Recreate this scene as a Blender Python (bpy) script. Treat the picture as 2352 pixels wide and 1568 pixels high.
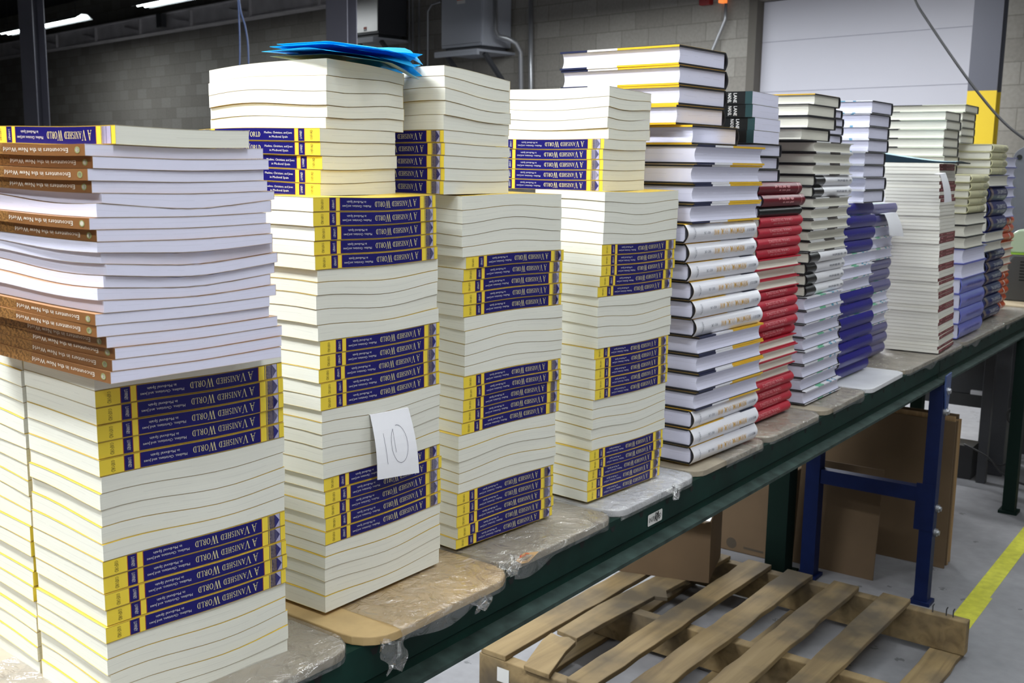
import bpy, bmesh, math, random
from mathutils import Vector, Matrix
random.seed(7)
R_ = math.radians
S = bpy.context.scene
for o in list(bpy.data.objects):
    bpy.data.objects.remove(o)

# ---------------------------------------------------------------- camera, world, exposure
TZ = 0.86                                    # height of the shelf boards above the floor
FPX, PITCH, ROLL, YAW, EYE = 2480.83, R_(9.376), R_(0.843), R_(35.922), 0.5927 + TZ
cp, sp, cy, sy = math.cos(PITCH), math.sin(PITCH), math.cos(YAW), math.sin(YAW)
CF = Vector((cp*cy, cp*sy, -sp))
r0 = Vector((sy, -cy, 0)); u0 = r0.cross(CF)
CR = math.cos(ROLL)*r0 + math.sin(ROLL)*u0
CU = -math.sin(ROLL)*r0 + math.cos(ROLL)*u0
CC = Vector((0, 0, EYE))
cam = bpy.data.cameras.new('camera'); cam.sensor_width = 36; cam.lens = FPX/2352*36
cam.clip_start = .05; cam.clip_end = 200
cam.dof.use_dof = True; cam.dof.focus_distance = 1.55; cam.dof.aperture_fstop = 16
co = bpy.data.objects.new('camera', cam); S.collection.objects.link(co)
m = Matrix((CR, CU, -CF)).transposed().to_4x4(); m.translation = CC
co.matrix_world = m; S.camera = co
W = bpy.data.worlds.new('world'); S.world = W; W.use_nodes = True
W.node_tree.nodes['Background'].inputs[0].default_value = (.55, .58, .65, 1)
W.node_tree.nodes['Background'].inputs[1].default_value = .10
S.view_settings.view_transform = 'Standard'; S.view_settings.look = 'None'
S.view_settings.gamma = 1; S.view_settings.exposure = 0.0
# unseen lamps added to light stacks and far wall: (x, y, length, watts) along the building direction, 8 ft strip lights
LAMP_Z = 2.45 + TZ
BA = R_(80.2)                                # the building's long direction
WD = Vector((math.cos(BA), math.sin(BA), 0)); WN = Vector((-WD.y, WD.x, 0))
COOL = (.96, .98, 1.0)
ADDED_LAMPS = [(.1, 2.1, 150), (-1.5, 1.0, 38), (-1.1, 3.6, 38), (-2.0, -1.8, 38), (.2, -1.0, 54), (3.2, .2, 18), (2.05, 1.4, 25), (2.5, 4.1, 25), (5.4, 2.2, 45), (7.9, 4.0, 250), (9.4, 6.6, 70), (7.2, .2, 32)]

# ---------------------------------------------------------------- helpers
def ray(px, py): return CF + CR*((px-1176)/FPX) - CU*((py-784)/FPX)
def at_z(px, py, z): d = ray(px, py); return CC + d*((z-CC.z)/d.z)
def at_x(px, py, x): d = ray(px, py); return CC + d*(x/d.x)
def at_y(px, py, y): d = ray(px, py); return CC + d*(y/d.y)
def at_d(px, py, d): return CC + ray(px, py)*d
WP0 = CC + ray(1722, 200)*11.5
def at_wall(px, py, off=0):
    d = ray(px, py); return CC + d*(((WP0-CC).dot(WN)+off)/d.dot(WN))
def wall_pt(s, z, off=0): p = WP0 + WD*s + WN*off; return Vector((p.x, p.y, z))
def wall_s(p): return (p-WP0).dot(WD)

def link(o, parent=None):
    S.collection.objects.link(o)
    if parent is not None: o.parent = parent
    return o
def tag(o, label=None, cat=None, group=None, kind=None):
    if label: o['label'] = label
    if cat: o['category'] = cat
    if group: o['group'] = group
    if kind: o['kind'] = kind
    return o
def empty(name, loc, rz=0, label=None, cat=None, group=None):
    o = bpy.data.objects.new(name, None); o.location = loc; o.rotation_euler = (0, 0, rz); o.empty_display_size = .05
    link(o); return tag(o, label, cat, group)
class MB:
    """collects vertices and faces (with material slots and uv) for one mesh"""
    def __init__(s): s.v = []; s.f = []; s.m = []; s.uv = []
    def add(s, vs, fs, mi=0, uvs=None):
        b = len(s.v); s.v += [tuple(p) for p in vs]
        for i, f in enumerate(fs):
            s.f.append([b+k for k in f]); s.m.append(mi if isinstance(mi, int) else mi[i])
            s.uv.append(uvs[i] if uvs else [(0, 0)]*len(f))
    def box(s, x0, x1, y0, y1, z0, z1, mi=0, M=None):
        vs = [Vector((x, y, z)) for z in (z0, z1) for y in (y0, y1) for x in (x0, x1)]
        if M is not None: vs = [M @ p for p in vs]
        s.add(vs, [(0, 2, 3, 1), (4, 5, 7, 6), (0, 1, 5, 4), (2, 6, 7, 3), (0, 4, 6, 2), (1, 3, 7, 5)], mi)
    def bar(s, a, b, w, h, mi=0, up=Vector((0, 0, 1))):
        a, b = Vector(a), Vector(b); d = (b-a).normalized()
        sd = d.cross(up)
        if sd.length < 1e-4: sd = d.cross(Vector((1, 0, 0)))
        sd.normalize(); u = sd.cross(d)
        vs = [p + sd*(i*w/2) + u*(j*h/2) for p in (a, b) for i, j in ((-1, -1), (1, -1), (1, 1), (-1, 1))]
        s.add(vs, [(0, 1, 2, 3), (7, 6, 5, 4), (0, 4, 5, 1), (1, 5, 6, 2), (2, 6, 7, 3), (3, 7, 4, 0)], mi)
    def tube(s, pts, r, n=10, mi=0):
        pts = [Vector(p) for p in pts]; rings = []
        rr = r if isinstance(r, (list, tuple)) else [r]*len(pts)
        u = None
        for i, p in enumerate(pts):
            d = (pts[min(i+1, len(pts)-1)] - pts[max(i-1, 0)]).normalized()
            if u is None:
                u = d.orthogonal().normalized()
            u = (u - d*u.dot(d)).normalized(); v = d.cross(u)
            rings.append([p + (u*math.cos(2*math.pi*k/n) + v*math.sin(2*math.pi*k/n))*rr[i] for k in range(n)])
        vs = [q for rg in rings for q in rg]; fs = []
        for i in range(len(pts)-1):
            for k in range(n):
                k2 = (k+1) % n; fs.append((i*n+k, i*n+k2, (i+1)*n+k2, (i+1)*n+k))
        fs.append(tuple(range(n))[::-1]); fs.append(tuple((len(pts)-1)*n+k for k in range(n)))
        s.add(vs, fs, mi)
    def cyl(s, a, b, r, n=16, mi=0): s.tube([a, b], r, n, mi)
    def prism(s, poly, z0, z1, mi=0, M=None):
        n = len(poly)
        vs = [Vector((x, y, z0)) for x, y in poly] + [Vector((x, y, z1)) for x, y in poly]
        if M is not None: vs = [M @ p for p in vs]
        fs = [tuple(range(n))[::-1], tuple(range(n, 2*n))] + [(i, (i+1) % n, n+(i+1) % n, n+i) for i in range(n)]
        s.add(vs, fs, mi)
    def sheet(s, grid, mi=0, thick=0):
        n, mcols = len(grid), len(grid[0]); vs = [p for row in grid for p in row]
        fs, uv = [], []
        for i in range(n-1):
            for j in range(mcols-1):
                fs.append((i*mcols+j, i*mcols+j+1, (i+1)*mcols+j+1, (i+1)*mcols+j))
                uv.append([(j/(mcols-1), i/(n-1)), ((j+1)/(mcols-1), i/(n-1)), ((j+1)/(mcols-1), (i+1)/(n-1)), (j/(mcols-1), (i+1)/(n-1))])
        s.add(vs, fs, mi, uv)
    def build(s, name, mats, parent=None, smooth=False, loc=None):
        me = bpy.data.meshes.new(name); me.from_pydata(s.v, [], s.f)
        for mt in (mats if isinstance(mats, (list, tuple)) else [mats]): me.materials.append(mt)
        me.polygons.foreach_set('material_index', s.m)
        ul = me.uv_layers.new(name='UVMap'); flat = []
        for u in s.uv:
            for q in u: flat += [q[0], q[1]]
        ul.data.foreach_set('uv', flat)
        if smooth: me.polygons.foreach_set('use_smooth', [True]*len(s.f))
        me.update()
        o = bpy.data.objects.new(name, me)
        if loc is not None: o.location = loc
        return link(o, parent)
def bevel(o, w, seg=2, ang=40):
    b = o.modifiers.new('bevel', 'BEVEL'); b.width = w; b.segments = seg; b.limit_method = 'ANGLE'; b.angle_limit = R_(ang); return o

# ---------------------------------------------------------------- materials
class NT:
    def __init__(s, name):
        s.m = bpy.data.materials.new(name); s.m.use_nodes = True; s.t = s.m.node_tree; s.n = s.t.nodes
        s.b = s.n['Principled BSDF']
    def new(s, ty, **kw):
        n = s.n.new(ty)
        for k, v in kw.items():
            if k.startswith('i_'): n.inputs[k[2:].replace('_', ' ')].default_value = v
            else: setattr(n, k, v)
        return n
    def l(s, a, b): s.t.links.new(a, b)
    def math(s, op, a, b=None, c=None):
        n = s.n.new('ShaderNodeMath'); n.operation = op
        for i, x in enumerate((a, b, c)):
            if x is None: continue
            if isinstance(x, (int, float)): n.inputs[i].default_value = x
            else: s.l(x, n.inputs[i])
        return n.outputs[0]
    def mix(s, fac, a, b, mode='MIX'):
        n = s.n.new('ShaderNodeMix'); n.data_type = 'RGBA'; n.blend_type = mode
        for sock, x in ((n.inputs[0], fac), (n.inputs[6], a), (n.inputs[7], b)):
            if isinstance(x, (int, float)): sock.default_value = x
            elif isinstance(x, tuple): sock.default_value = (*x, 1) if len(x) == 3 else x
            else: s.l(x, sock)
        return n.outputs[2]
    def ramp(s, fac, stops, interp='LINEAR'):
        n = s.n.new('ShaderNodeValToRGB'); r = n.color_ramp; r.interpolation = interp
        while len(r.elements) > 1: r.elements.remove(r.elements[-1])
        for i, (p, c) in enumerate(stops):
            e = r.elements[0] if i == 0 else r.elements.new(p)
            e.position = p; e.color = (*c, 1) if len(c) == 3 else c
        s.l(fac, n.inputs[0]); return n.outputs[0]
def P(name, col, rough=.6, metal=0, spec=.5, noise=0, nscale=20, bump=0, emit=None, estr=0, stretch=None):
    t = NT(name); b = t.b
    b.inputs['Base Color'].default_value = (*col, 1); b.inputs['Roughness'].default_value = rough
    b.inputs['Metallic'].default_value = metal; b.inputs['Specular IOR Level'].default_value = spec
    if noise or bump:
        tc = t.new('ShaderNodeTexCoord'); nz = t.new('ShaderNodeTexNoise', i_Scale=nscale, i_Detail=5.0)
        src = tc.outputs['Object']
        if stretch:
            mp = t.new('ShaderNodeMapping'); mp.inputs['Scale'].default_value = stretch; t.l(src, mp.inputs[0]); src = mp.outputs[0]
        t.l(src, nz.inputs['Vector'])
        if noise:
            lo = tuple(c*(1-noise) for c in col); hi = tuple(min(1, c*(1+noise)) for c in col)
            t.l(t.ramp(nz.outputs[0], [(.3, lo), (.7, hi)]), b.inputs['Base Color'])
        if bump:
            bp = t.new('ShaderNodeBump', i_Strength=bump, i_Distance=.01); t.l(nz.outputs[0], bp.inputs['Height']); t.l(bp.outputs[0], b.inputs['Normal'])
    if emit:
        b.inputs['Emission Color'].default_value = (*emit, 1); b.inputs['Emission Strength'].default_value = estr
    return t.m
def pages(name, col, line=.86, gap=.72):
    """page edges: fine leaf lines running along the block plus one wandering gap between leaves"""
    t = NT(name); uv = t.new('ShaderNodeUVMap', uv_map='UVMap'); sx = t.new('ShaderNodeSeparateXYZ'); t.l(uv.outputs[0], sx.inputs[0])
    oi = t.new('ShaderNodeObjectInfo')
    cb = t.new('ShaderNodeCombineXYZ'); t.l(t.math('MULTIPLY', sx.outputs[0], 1.5), cb.inputs[0]); t.l(t.math('MULTIPLY', sx.outputs[1], 40), cb.inputs[1])
    t.l(t.math('MULTIPLY', oi.outputs['Random'], 50), cb.inputs[2])
    nz = t.new('ShaderNodeTexNoise', i_Scale=1.0, i_Detail=3.0); t.l(cb.outputs[0], nz.inputs['Vector'])
    base = t.ramp(nz.outputs[0], [(.3, tuple(c*(line+.06) for c in col)), (.62, col)])
    c2 = t.new('ShaderNodeCombineXYZ'); t.l(t.math('MULTIPLY', sx.outputs[0], 2.2), c2.inputs[0]); t.l(t.math('MULTIPLY', oi.outputs['Random'], 91), c2.inputs[1])
    n2 = t.new('ShaderNodeTexNoise', i_Scale=1.0, i_Detail=2.0); t.l(c2.outputs[0], n2.inputs['Vector'])
    pos = t.math('MULTIPLY_ADD', n2.outputs[0], .35, .36)
    d = t.math('ABSOLUTE', t.math('SUBTRACT', sx.outputs[1], pos))
    ln = t.math('LESS_THAN', d, .014)
    c3 = t.new('ShaderNodeCombineXYZ'); t.l(t.math('MULTIPLY', sx.outputs[0], 4), c3.inputs[0]); t.l(t.math('MULTIPLY', oi.outputs['Random'], 37), c3.inputs[1])
    n3 = t.new('ShaderNodeTexNoise', i_Scale=1.0); t.l(c3.outputs[0], n3.inputs['Vector'])
    k = t.math('MULTIPLY', ln, t.math('GREATER_THAN', n3.outputs[0], .47))
    col2 = t.mix(t.math('MULTIPLY', k, .5), base, tuple(c*gap for c in col))
    t.l(col2, t.b.inputs['Base Color']); t.b.inputs['Roughness'].default_value = .85; t.b.inputs['Specular IOR Level'].default_value = .15
    return t.m
def bands(name, stops, rough=.3, spec=.5, axis=0, rim=None):
    t = NT(name); uv = t.new('ShaderNodeUVMap', uv_map='UVMap'); sx = t.new('ShaderNodeSeparateXYZ'); t.l(uv.outputs[0], sx.inputs[0])
    c = t.ramp(sx.outputs[axis], stops, 'CONSTANT')
    if rim:      # a printed border along both long edges of the spine
        c = t.mix(t.math('GREATER_THAN', t.math('ABSOLUTE', t.math('SUBTRACT', sx.outputs[1], .5)), .5-rim[0]), c, rim[1])
    t.l(c, t.b.inputs['Base Color'])
    t.b.inputs['Roughness'].default_value = rough; t.b.inputs['Specular IOR Level'].default_value = spec
    return t.m
YEL, NAVY, REDL = (.84, .64, .06), (.010, .008, .13), (.28, .05, .03)
M = {}
M['cream'] = pages('cream_pages', (.78, .78, .70))
M['white_pages'] = pages('white_pages', (.73, .73, .89), .92, .75)
M['thin_pages'] = pages('thin_book_pages', (.78, .76, .69), .97, .9)
M['ivory'] = pages('ivory_pages', (.78, .76, .67))
M['cover_yellow'] = P('cover_yellow', (.72, .50, .05), .35)
M['vw_spine'] = bands('navy_yellow_spine', [(0, YEL), (.10, NAVY), (.104, YEL), (.140, REDL), (.143, NAVY), (.80, REDL), (.803, YEL), (.832, REDL), (.834, NAVY), (.878, REDL), (.881, YEL)], .33, .28, 0, (.042, (.40, .27, .05)))
M['gold_text'] = P('gold_lettering', (.80, .72, .36), .4)
M['cream_text'] = P('cream_lettering', (.72, .70, .66), .5)
M['dark_text'] = P('dark_lettering', (.10, .07, .02), .5)
M['pic_stone'] = P('picture_stone', (.17, .12, .12), .4, noise=.9, nscale=420)
M['pic_sky'] = P('picture_sky', (.42, .40, .58), .4)
M['pic_navy'] = P('picture_navy', (.02, .02, .20), .4)
M['cream_edge'] = P('cover_stock_edge', (.40, .36, .27), .8)
M['ivory_edge'] = P('ivory_stock_edge', (.60, .57, .49), .8)
M['brown_edge'] = P('brown_stock_edge', (.62, .54, .50), .8)
M['brown_cover'] = P('brown_cover', (.42, .21, .09), .35)
t = NT('brown_spine'); uv = t.new('ShaderNodeUVMap', uv_map='UVMap'); sx = t.new('ShaderNodeSeparateXYZ'); t.l(uv.outputs[0], sx.inputs[0])
cb = t.new('ShaderNodeCombineXYZ'); t.l(t.math('MULTIPLY', sx.outputs[0], 60), cb.inputs[0]); t.l(t.math('MULTIPLY', sx.outputs[1], 4), cb.inputs[1])
nz = t.new('ShaderNodeTexNoise', i_Scale=1.0, i_Detail=3.0); t.l(cb.outputs[0], nz.inputs['Vector'])
pat = t.ramp(nz.outputs[0], [(.42, (.15, .07, .02)), (.56, (.32, .155, .045))])
t.l(t.mix(t.math('LESS_THAN', sx.outputs[0], .60), pat, (.23, .10, .032)), t.b.inputs['Base Color']); t.b.inputs['Roughness'].default_value = .4
M['brown_spine'] = t.m
M['pale_text'] = P('pale_lettering', (.78, .72, .62), .5)
M['emblem_green'] = P('emblem_green', (.28, .30, .12), .5)
M['black_board'] = P('black_board', (.012, .012, .016), .45)
M['white_jacket'] = P('white_jacket', (.82, .82, .88), .25)
M['sw_band'] = bands('white_navy_yellow_jacket', [(0, (.02, .025, .07)), (.24, (.80, .80, .86)), (.50, (.80, .48, .03))], .3)
M['gold_band'] = bands('yellow_black_jacket', [(0, (.72, .42, .03))], .3)
M['orange_text'] = P('orange_lettering', (.62, .36, .06), .5)
M['gray_text'] = P('gray_lettering', (.10, .11, .15), .5)
M['red_cloth'] = P('red_cloth', (.46, .012, .035), .5, noise=.12, nscale=300)
M['red_text'] = P('rose_lettering', (.80, .38, .40), .45)
M['maroon'] = P('maroon_jacket', (.14, .008, .018), .28, spec=.3)
M['black_gloss'] = P('black_gloss_cover', (.006, .007, .008), .3, spec=.2)
M['teal_tip'] = bands('black_teal_spine', [(0, (.02, .05, .055)), (.07, (.008, .009, .010))], .4, .15)
M['white_text'] = P('white_lettering', (.75, .75, .75), .5)
M['marks'] = bands('white_jacket_green_marks', [(0, (.80, .80, .86)), (.34, (.20, .55, .36)), (.50, (.80, .80, .86)), (.66, (.16, .42, .58)), (.72, (.80, .80, .86)), (.80, (.20, .42, .62)), (.83, (.80, .80, .86))], .25)
M['ws_spine'] = bands('white_black_spine', [(0, (.80, .80, .84)), (.76, (.010, .010, .012))], .2)
M['ws_marks'] = bands('white_jacket_dark_marks', [(0, (.80, .80, .80)), (.36, (.07, .06, .06)), (.64, (.80, .80, .80))], .25)
M['navy_jacket'] = P('navy_jacket', (.012, .009, .20), .28, spec=.2)
M['blue_text'] = P('blue_lettering', (.06, .065, .27), .5)
M['purple_jacket'] = P('purple_jacket', (.10, .092, .25), .28, spec=.35)
M['maroon_spine'] = bands('maroon_label_spine', [(0, (.17, .022, .03))], .5)
M['light_board'] = P('pale_green_jacket', (.70, .72, .58), .4)
M['light_band'] = bands('pale_black_jacket', [(0, (.02, .02, .02)), (.42, (.72, .74, .60))], .35)
M['yellow_spine'] = P('pale_yellow_spine', (.62, .59, .36), .35)
M['peri'] = P('periwinkle_jacket', (.16, .18, .60), .25)
M['navy2'] = P('dark_blue_spine', (.010, .016, .12), .35, spec=.25)
M['orange'] = P('orange_red_spine', (.56, .070, .012), .3)
M['paper_white'] = P('white_paper', (.80, .80, .84), .7)
M['paper_blue'] = P('blue_paper', (.02, .48, .80), .55)
M['paper_pale'] = P('pale_green_paper', (.55, .66, .60), .6)
for k, c in (('paper_blue', (.02, .55, .90)), ('paper_pale', (.6, .75, .7))):      # thin paper lets light through
    nt = M[k].node_tree; tl = nt.nodes.new('ShaderNodeBsdfTranslucent'); tl.inputs[0].default_value = (*c, 1); mx = nt.nodes.new('ShaderNodeMixShader'); mx.inputs[0].default_value = .45
    nt.links.new(nt.nodes['Principled BSDF'].outputs[0], mx.inputs[1]); nt.links.new(tl.outputs[0], mx.inputs[2]); nt.links.new(mx.outputs[0], nt.nodes['Material Output'].inputs[0])
M['pencil'] = P('pencil_line', (.09, .09, .13), .7)
M['teal_dark'] = P('dark_teal_folder', (.006, .022, .035), .4, spec=.3)
M['teal_light'] = P('pale_blue_folder', (.42, .62, .68), .4)

# ---------------------------------------------------------------- lettering
_cache = {}
def font2d(txt):
    """outline of plain lettering, cap height 1"""
    if txt in _cache: return _cache[txt]
    cu = bpy.data.curves.new('t', 'FONT'); cu.body = txt; cu.size = 1; cu.resolution_u = 1
    o = bpy.data.objects.new('t', cu); S.collection.objects.link(o)
    me = o.to_mesh(); vs = [(v.co.x, v.co.y) for v in me.vertices]; fs = [tuple(p.vertices) for p in me.polygons]
    o.to_mesh_clear(); bpy.data.objects.remove(o); bpy.data.curves.remove(cu)
    k = 1/.73
    vs = [(x*k, y*k) for x, y in vs]; w = max(x for x, y in vs) if vs else 0
    _cache[txt] = (vs, fs, w); return _cache[txt]
def serif_glyph(ch):
    q = []; T, t, sh = .135, .05, .045
    def st(a, b, w): 
        q.append([(a[0]-w/2, a[1]), (a[0]+w/2, a[1]), (b[0]+w/2, b[1]), (b[0]-w/2, b[1])])
    def sf(x, y, w=.30): y0 = y if y < .5 else y-sh; q.append([(x-w/2, y0), (x+w/2, y0), (x+w/2, y0+sh), (x-w/2, y0+sh)])
    def hb(x0, x1, y, h=.06): q.append([(x0, y-h/2), (x1, y-h/2), (x1, y+h/2), (x0, y+h/2)])
    def arc(cx, cyy, rx, ry, a0, a1, tx, ty, n=12):
        for i in range(n):
            A, B = R_(a0+(a1-a0)*i/n), R_(a0+(a1-a0)*(i+1)/n)
            q.append([(cx+rx*math.cos(A), cyy+ry*math.sin(A)), (cx+rx*math.cos(B), cyy+ry*math.sin(B)),
                      (cx+(rx-tx)*math.cos(B), cyy+(ry-ty)*math.sin(B)), (cx+(rx-tx)*math.cos(A), cyy+(ry-ty)*math.sin(A))])
    if ch == 'A': st((.10, 0), (.45, 1), t); st((.80, 0), (.43, 1), T); hb(.2, .68, .33); sf(.1, 0); sf(.8, 0, .34); w = .95
    elif ch == 'V': st((.45, 0), (.10, 1), T); st((.45, 0), (.82, 1), t); sf(.1, 1, .34); sf(.82, 1); w = .95
    elif ch == 'W':
        st((.38, 0), (.12, 1), T); st((.38, 0), (.66, 1), t); st((.90, 0), (.62, 1), T); st((.90, 0), (1.18, 1), t); sf(.12, 1, .34); sf(.64, 1, .34); sf(1.18, 1, .26); w = 1.3
    elif ch == 'N': st((.14, 0), (.14, 1), t); st((.76, 0), (.14, 1), T); st((.78, 0), (.78, 1), t); sf(.14, 0); sf(.12, 1); sf(.78, 1); w = .95
    elif ch == 'I': st((.2, 0), (.2, 1), T); sf(.2, 0, .36); sf(.2, 1, .36); w = .4
    elif ch == 'H': st((.2, 0), (.2, 1), T); st((.72, 0), (.72, 1), T); hb(.2, .72, .5); [sf(x, y, .34) for x in (.2, .72) for y in (0, 1)]; w = .93
    elif ch == 'E': st((.2, 0), (.2, 1), T); hb(.04, .66, .03); hb(.04, .64, .97); hb(.2, .54, .5); st((.64, 0), (.64, .24), t); st((.62, .78), (.62, 1), t); w = .74
    elif ch == 'L': st((.2, 0), (.2, 1), T); sf(.2, 1, .36); hb(.04, .64, .03); st((.64, 0), (.64, .28), t); w = .72
    elif ch == 'D': st((.2, 0), (.2, 1), T); hb(.04, .42, .03); hb(.04, .42, .97); arc(.40, .5, .44, .5, -90, 90, .17, .06); w = .9
    elif ch == 'O': arc(.5, .5, .46, .52, 0, 360, .16, .06, 24); w = 1.0
    elif ch == 'R': st((.2, 0), (.2, 1), T); sf(.2, 0, .36); hb(.04, .42, .97); hb(.2, .42, .49); arc(.40, .73, .29, .27, -90, 90, .15, .06); st((.80, 0), (.44, .5), T); sf(.84, 0, .2); w = .92
    elif ch == 'S': arc(.34, .74, .26, .27, 20, 250, .11, .06, 14); arc(.34, .27, .28, .28, -160, 80, .11, .06, 14); q.append([(.12, .62), (.2, .52), (.56, .34), (.5, .48)]); w = .68
    else: w = .42
    return q, w
def serif2d(txt, big=1.42):
    vs, fs, x = [], [], 0
    for wd in txt.split(' '):
        for i, ch in enumerate(wd):
            sc = big if i == 0 else 1
            q, w = serif_glyph(ch)
            for poly in q:
                b = len(vs); vs += [(x+px*sc, (py - (0 if sc == 1 else .12))*sc) for px, py in poly]; fs.append(tuple(range(b, b+len(poly))))
            x += w*sc + .09
        x += .55
    return vs, fs, x-.64
class Spine:
    """lettering on a spine in reading coordinates: s (0 head .. 1 tail) and y (0 .. 1 of the thickness)"""
    def __init__(s): s.items = []
    def text(s, txt, s0, s1, y0, h, mi, serif=False, across=False):
        s.items.append(('t', txt, s0, s1, y0, h, mi, serif, across)); return s
    def poly(s, pts, mi): s.items.append(('p', pts, mi)); return s
    def marks(s, s0, s1, y0, h, mi, n=14, seed=1):
        # a worn line of print too small to read: short upright ticks grouped in words
        rn = random.Random(seed); x = s0; w = (s1-s0)/n
        for i in range(n):
            if i % 5 != 4:
                k = h*rn.choice((.7, .7, 1)); s.poly([(x+w*.15, y0), (x+w*.75, y0), (x+w*.75, y0+k), (x+w*.15, y0+k)], mi)
            x += w
        return s
    def strip(s, s0, s1, mi, n=8):
        for i in range(n): a, b = .03+.94*i/n, .03+.94*(i+1)/n; s.poly([(s0, a), (s1, a), (s1, b), (s0, b)], mi)
        return s
    def emit(s, L, T, mapf, mb):
        for it in s.items:
            if it[0] == 'p':
                pts, mi = it[1], it[2]; mb.add([mapf(x, y) for x, y in pts], [tuple(range(len(pts)))], mi, [[(0, 0)]*len(pts)])
                continue
            _, txt, s0, s1, y0, h, mi, serif, across = it
            vs, fs, w = serif2d(txt) if serif else font2d(txt)
            if across:      # reads across the thickness
                pv = [mapf(s0 + (s1-s0)*(1-y), y0 + h*x/w) for x, y in vs]
            else:
                pv = [mapf(s0 + (s1-s0)*x/w, y0 + h*y) for x, y in vs]
            mb.add(pv, fs, mi)

# ---------------------------------------------------------------- books
class Stack:
    def __init__(s, x, y, yaw, z=0, amp=0.0, seed=0, bend=None, lean=0.0):
        s.lean = lean      # how far the stack leans back per metre of height
        s.x, s.y, s.yaw, s.z, s.amp = x, y, R_(yaw), z + TZ, amp
        s.rnd = random.Random(seed); s.Z = [0.0]; s.A = [0.0]; s.bend = bend
        s.ph = [s.rnd.uniform(0, 1) for _ in range(4)]
    def zf(s, k, u, v):
        z = s.Z[k]
        if s.amp:
            a = s.A[k]*s.amp
            z += a*(math.sin(6.283*(u/.234*.95+s.ph[0])) + .8*math.sin(6.283*(v/.2*.6+s.ph[1])))*.7
        if s.bend:
            k0, bu, bv = s.bend
            if k > k0:
                f = min(1, (k-k0)/8); z -= f*(bu*(max(u, 0)/.155)**2 + bv*(max(v, 0)/.234)**2)
        return z
ANG = {'F': 0.0, 'B': math.pi, 'L': -math.pi/2, 'R': math.pi/2}
KIND = {}
def kind(key, **kw): KIND[key] = kw
GAP = .00022
def sweep(mb, prof, L, Na, zf, mi_of, flip, inset=0.0, capmi=0, uvw=None):
    """closed profile [(b, lam, dz)] swept along the length; mi_of(i) material of profile edge i"""
    n = len(prof); vs = []
    for i in range(Na+1):
        a = inset + (L-2*inset)*i/Na
        for b, lam, dz in prof:
            vs.append((a-L/2, b, zf(a, b, lam)+dz))
    fs, mi, uv = [], [], []
    for i in range(Na):
        for j in range(n):
            j2 = (j+1) % n
            fs.append((i*n+j, i*n+j2, (i+1)*n+j2, (i+1)*n+j)); mi.append(mi_of(j))
            a0, a1 = i/Na, (i+1)/Na
            if not flip: a0, a1 = 1-a0, 1-a1
            w0, w1 = (uvw[j], uvw[j2]) if uvw else (0, 0)
            uv.append([(a0, w0), (a0, w1), (a1, w1), (a1, w0)])
    mb.add(vs, fs, mi, uv)
    half = n//2
    caps, cuv, b0 = [], [], len(mb.v)-len(vs)
    for base in (0, Na*n):
        for j in range(half-1):
            caps.append((base+j, base+j+1, base+n-2-j, base+n-1-j)); cuv.append([(.5, .5)]*4)
    for f, q in zip(caps, cuv): mb.f.append([b0+k for k in f]); mb.m.append(capmi); mb.uv.append(q)
def block(mb, L, b0, b1, hi, zf, lo_dz, hi_dz, Na, concave=0.0):
    """page block from a=hi..L-hi and b0..b1"""
    rows = [0, 1] if not concave else [0, .2, .4, .6, .8, 1]
    def col(a, b): return [(a-L/2, b - (concave*(1-(2*r-1)**2) if b > b0+1e-6 else 0), zf(a, b, r) + lo_dz*(1-r) + hi_dz*r) for r in rows]
    As = [hi+(L-2*hi)*i/Na for i in range(Na+1)]; Nb = 5; Bs = [b0+(b1-b0)*i/Nb for i in range(Nb+1)]
    ring = [(a, b0) for a in As] + [(As[-1], b) for b in Bs[1:]] + [(a, b1) for a in As[::-1][1:]] + [(As[0], b) for b in Bs[::-1][1:-1]]
    n, k = len(ring), len(rows); vs, fs, uv = [], [], []; per = 0; pl = [0]
    for i, (a, b) in enumerate(ring):
        vs += col(a, b); a2, b2 = ring[(i+1) % n]; per += abs(a2-a)+abs(b2-b); pl.append(per/.23)
    for i in range(n):
        i2 = (i+1) % n
        for r in range(k-1):
            fs.append((i*k+r, i2*k+r, i2*k+r+1, i*k+r+1)); uv.append([(pl[i], rows[r]), (pl[i+1], rows[r]), (pl[i+1], rows[r+1]), (pl[i], rows[r+1])])
    mb.add(vs, fs, 0, uv)
    for r, dz in ((0, lo_dz), (1, hi_dz)):
        g = [[(a-L/2, b, zf(a, b, r)+dz) for b in Bs] for a in As]; mb.sheet(g, 0)
_mesh_cache = {}
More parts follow.
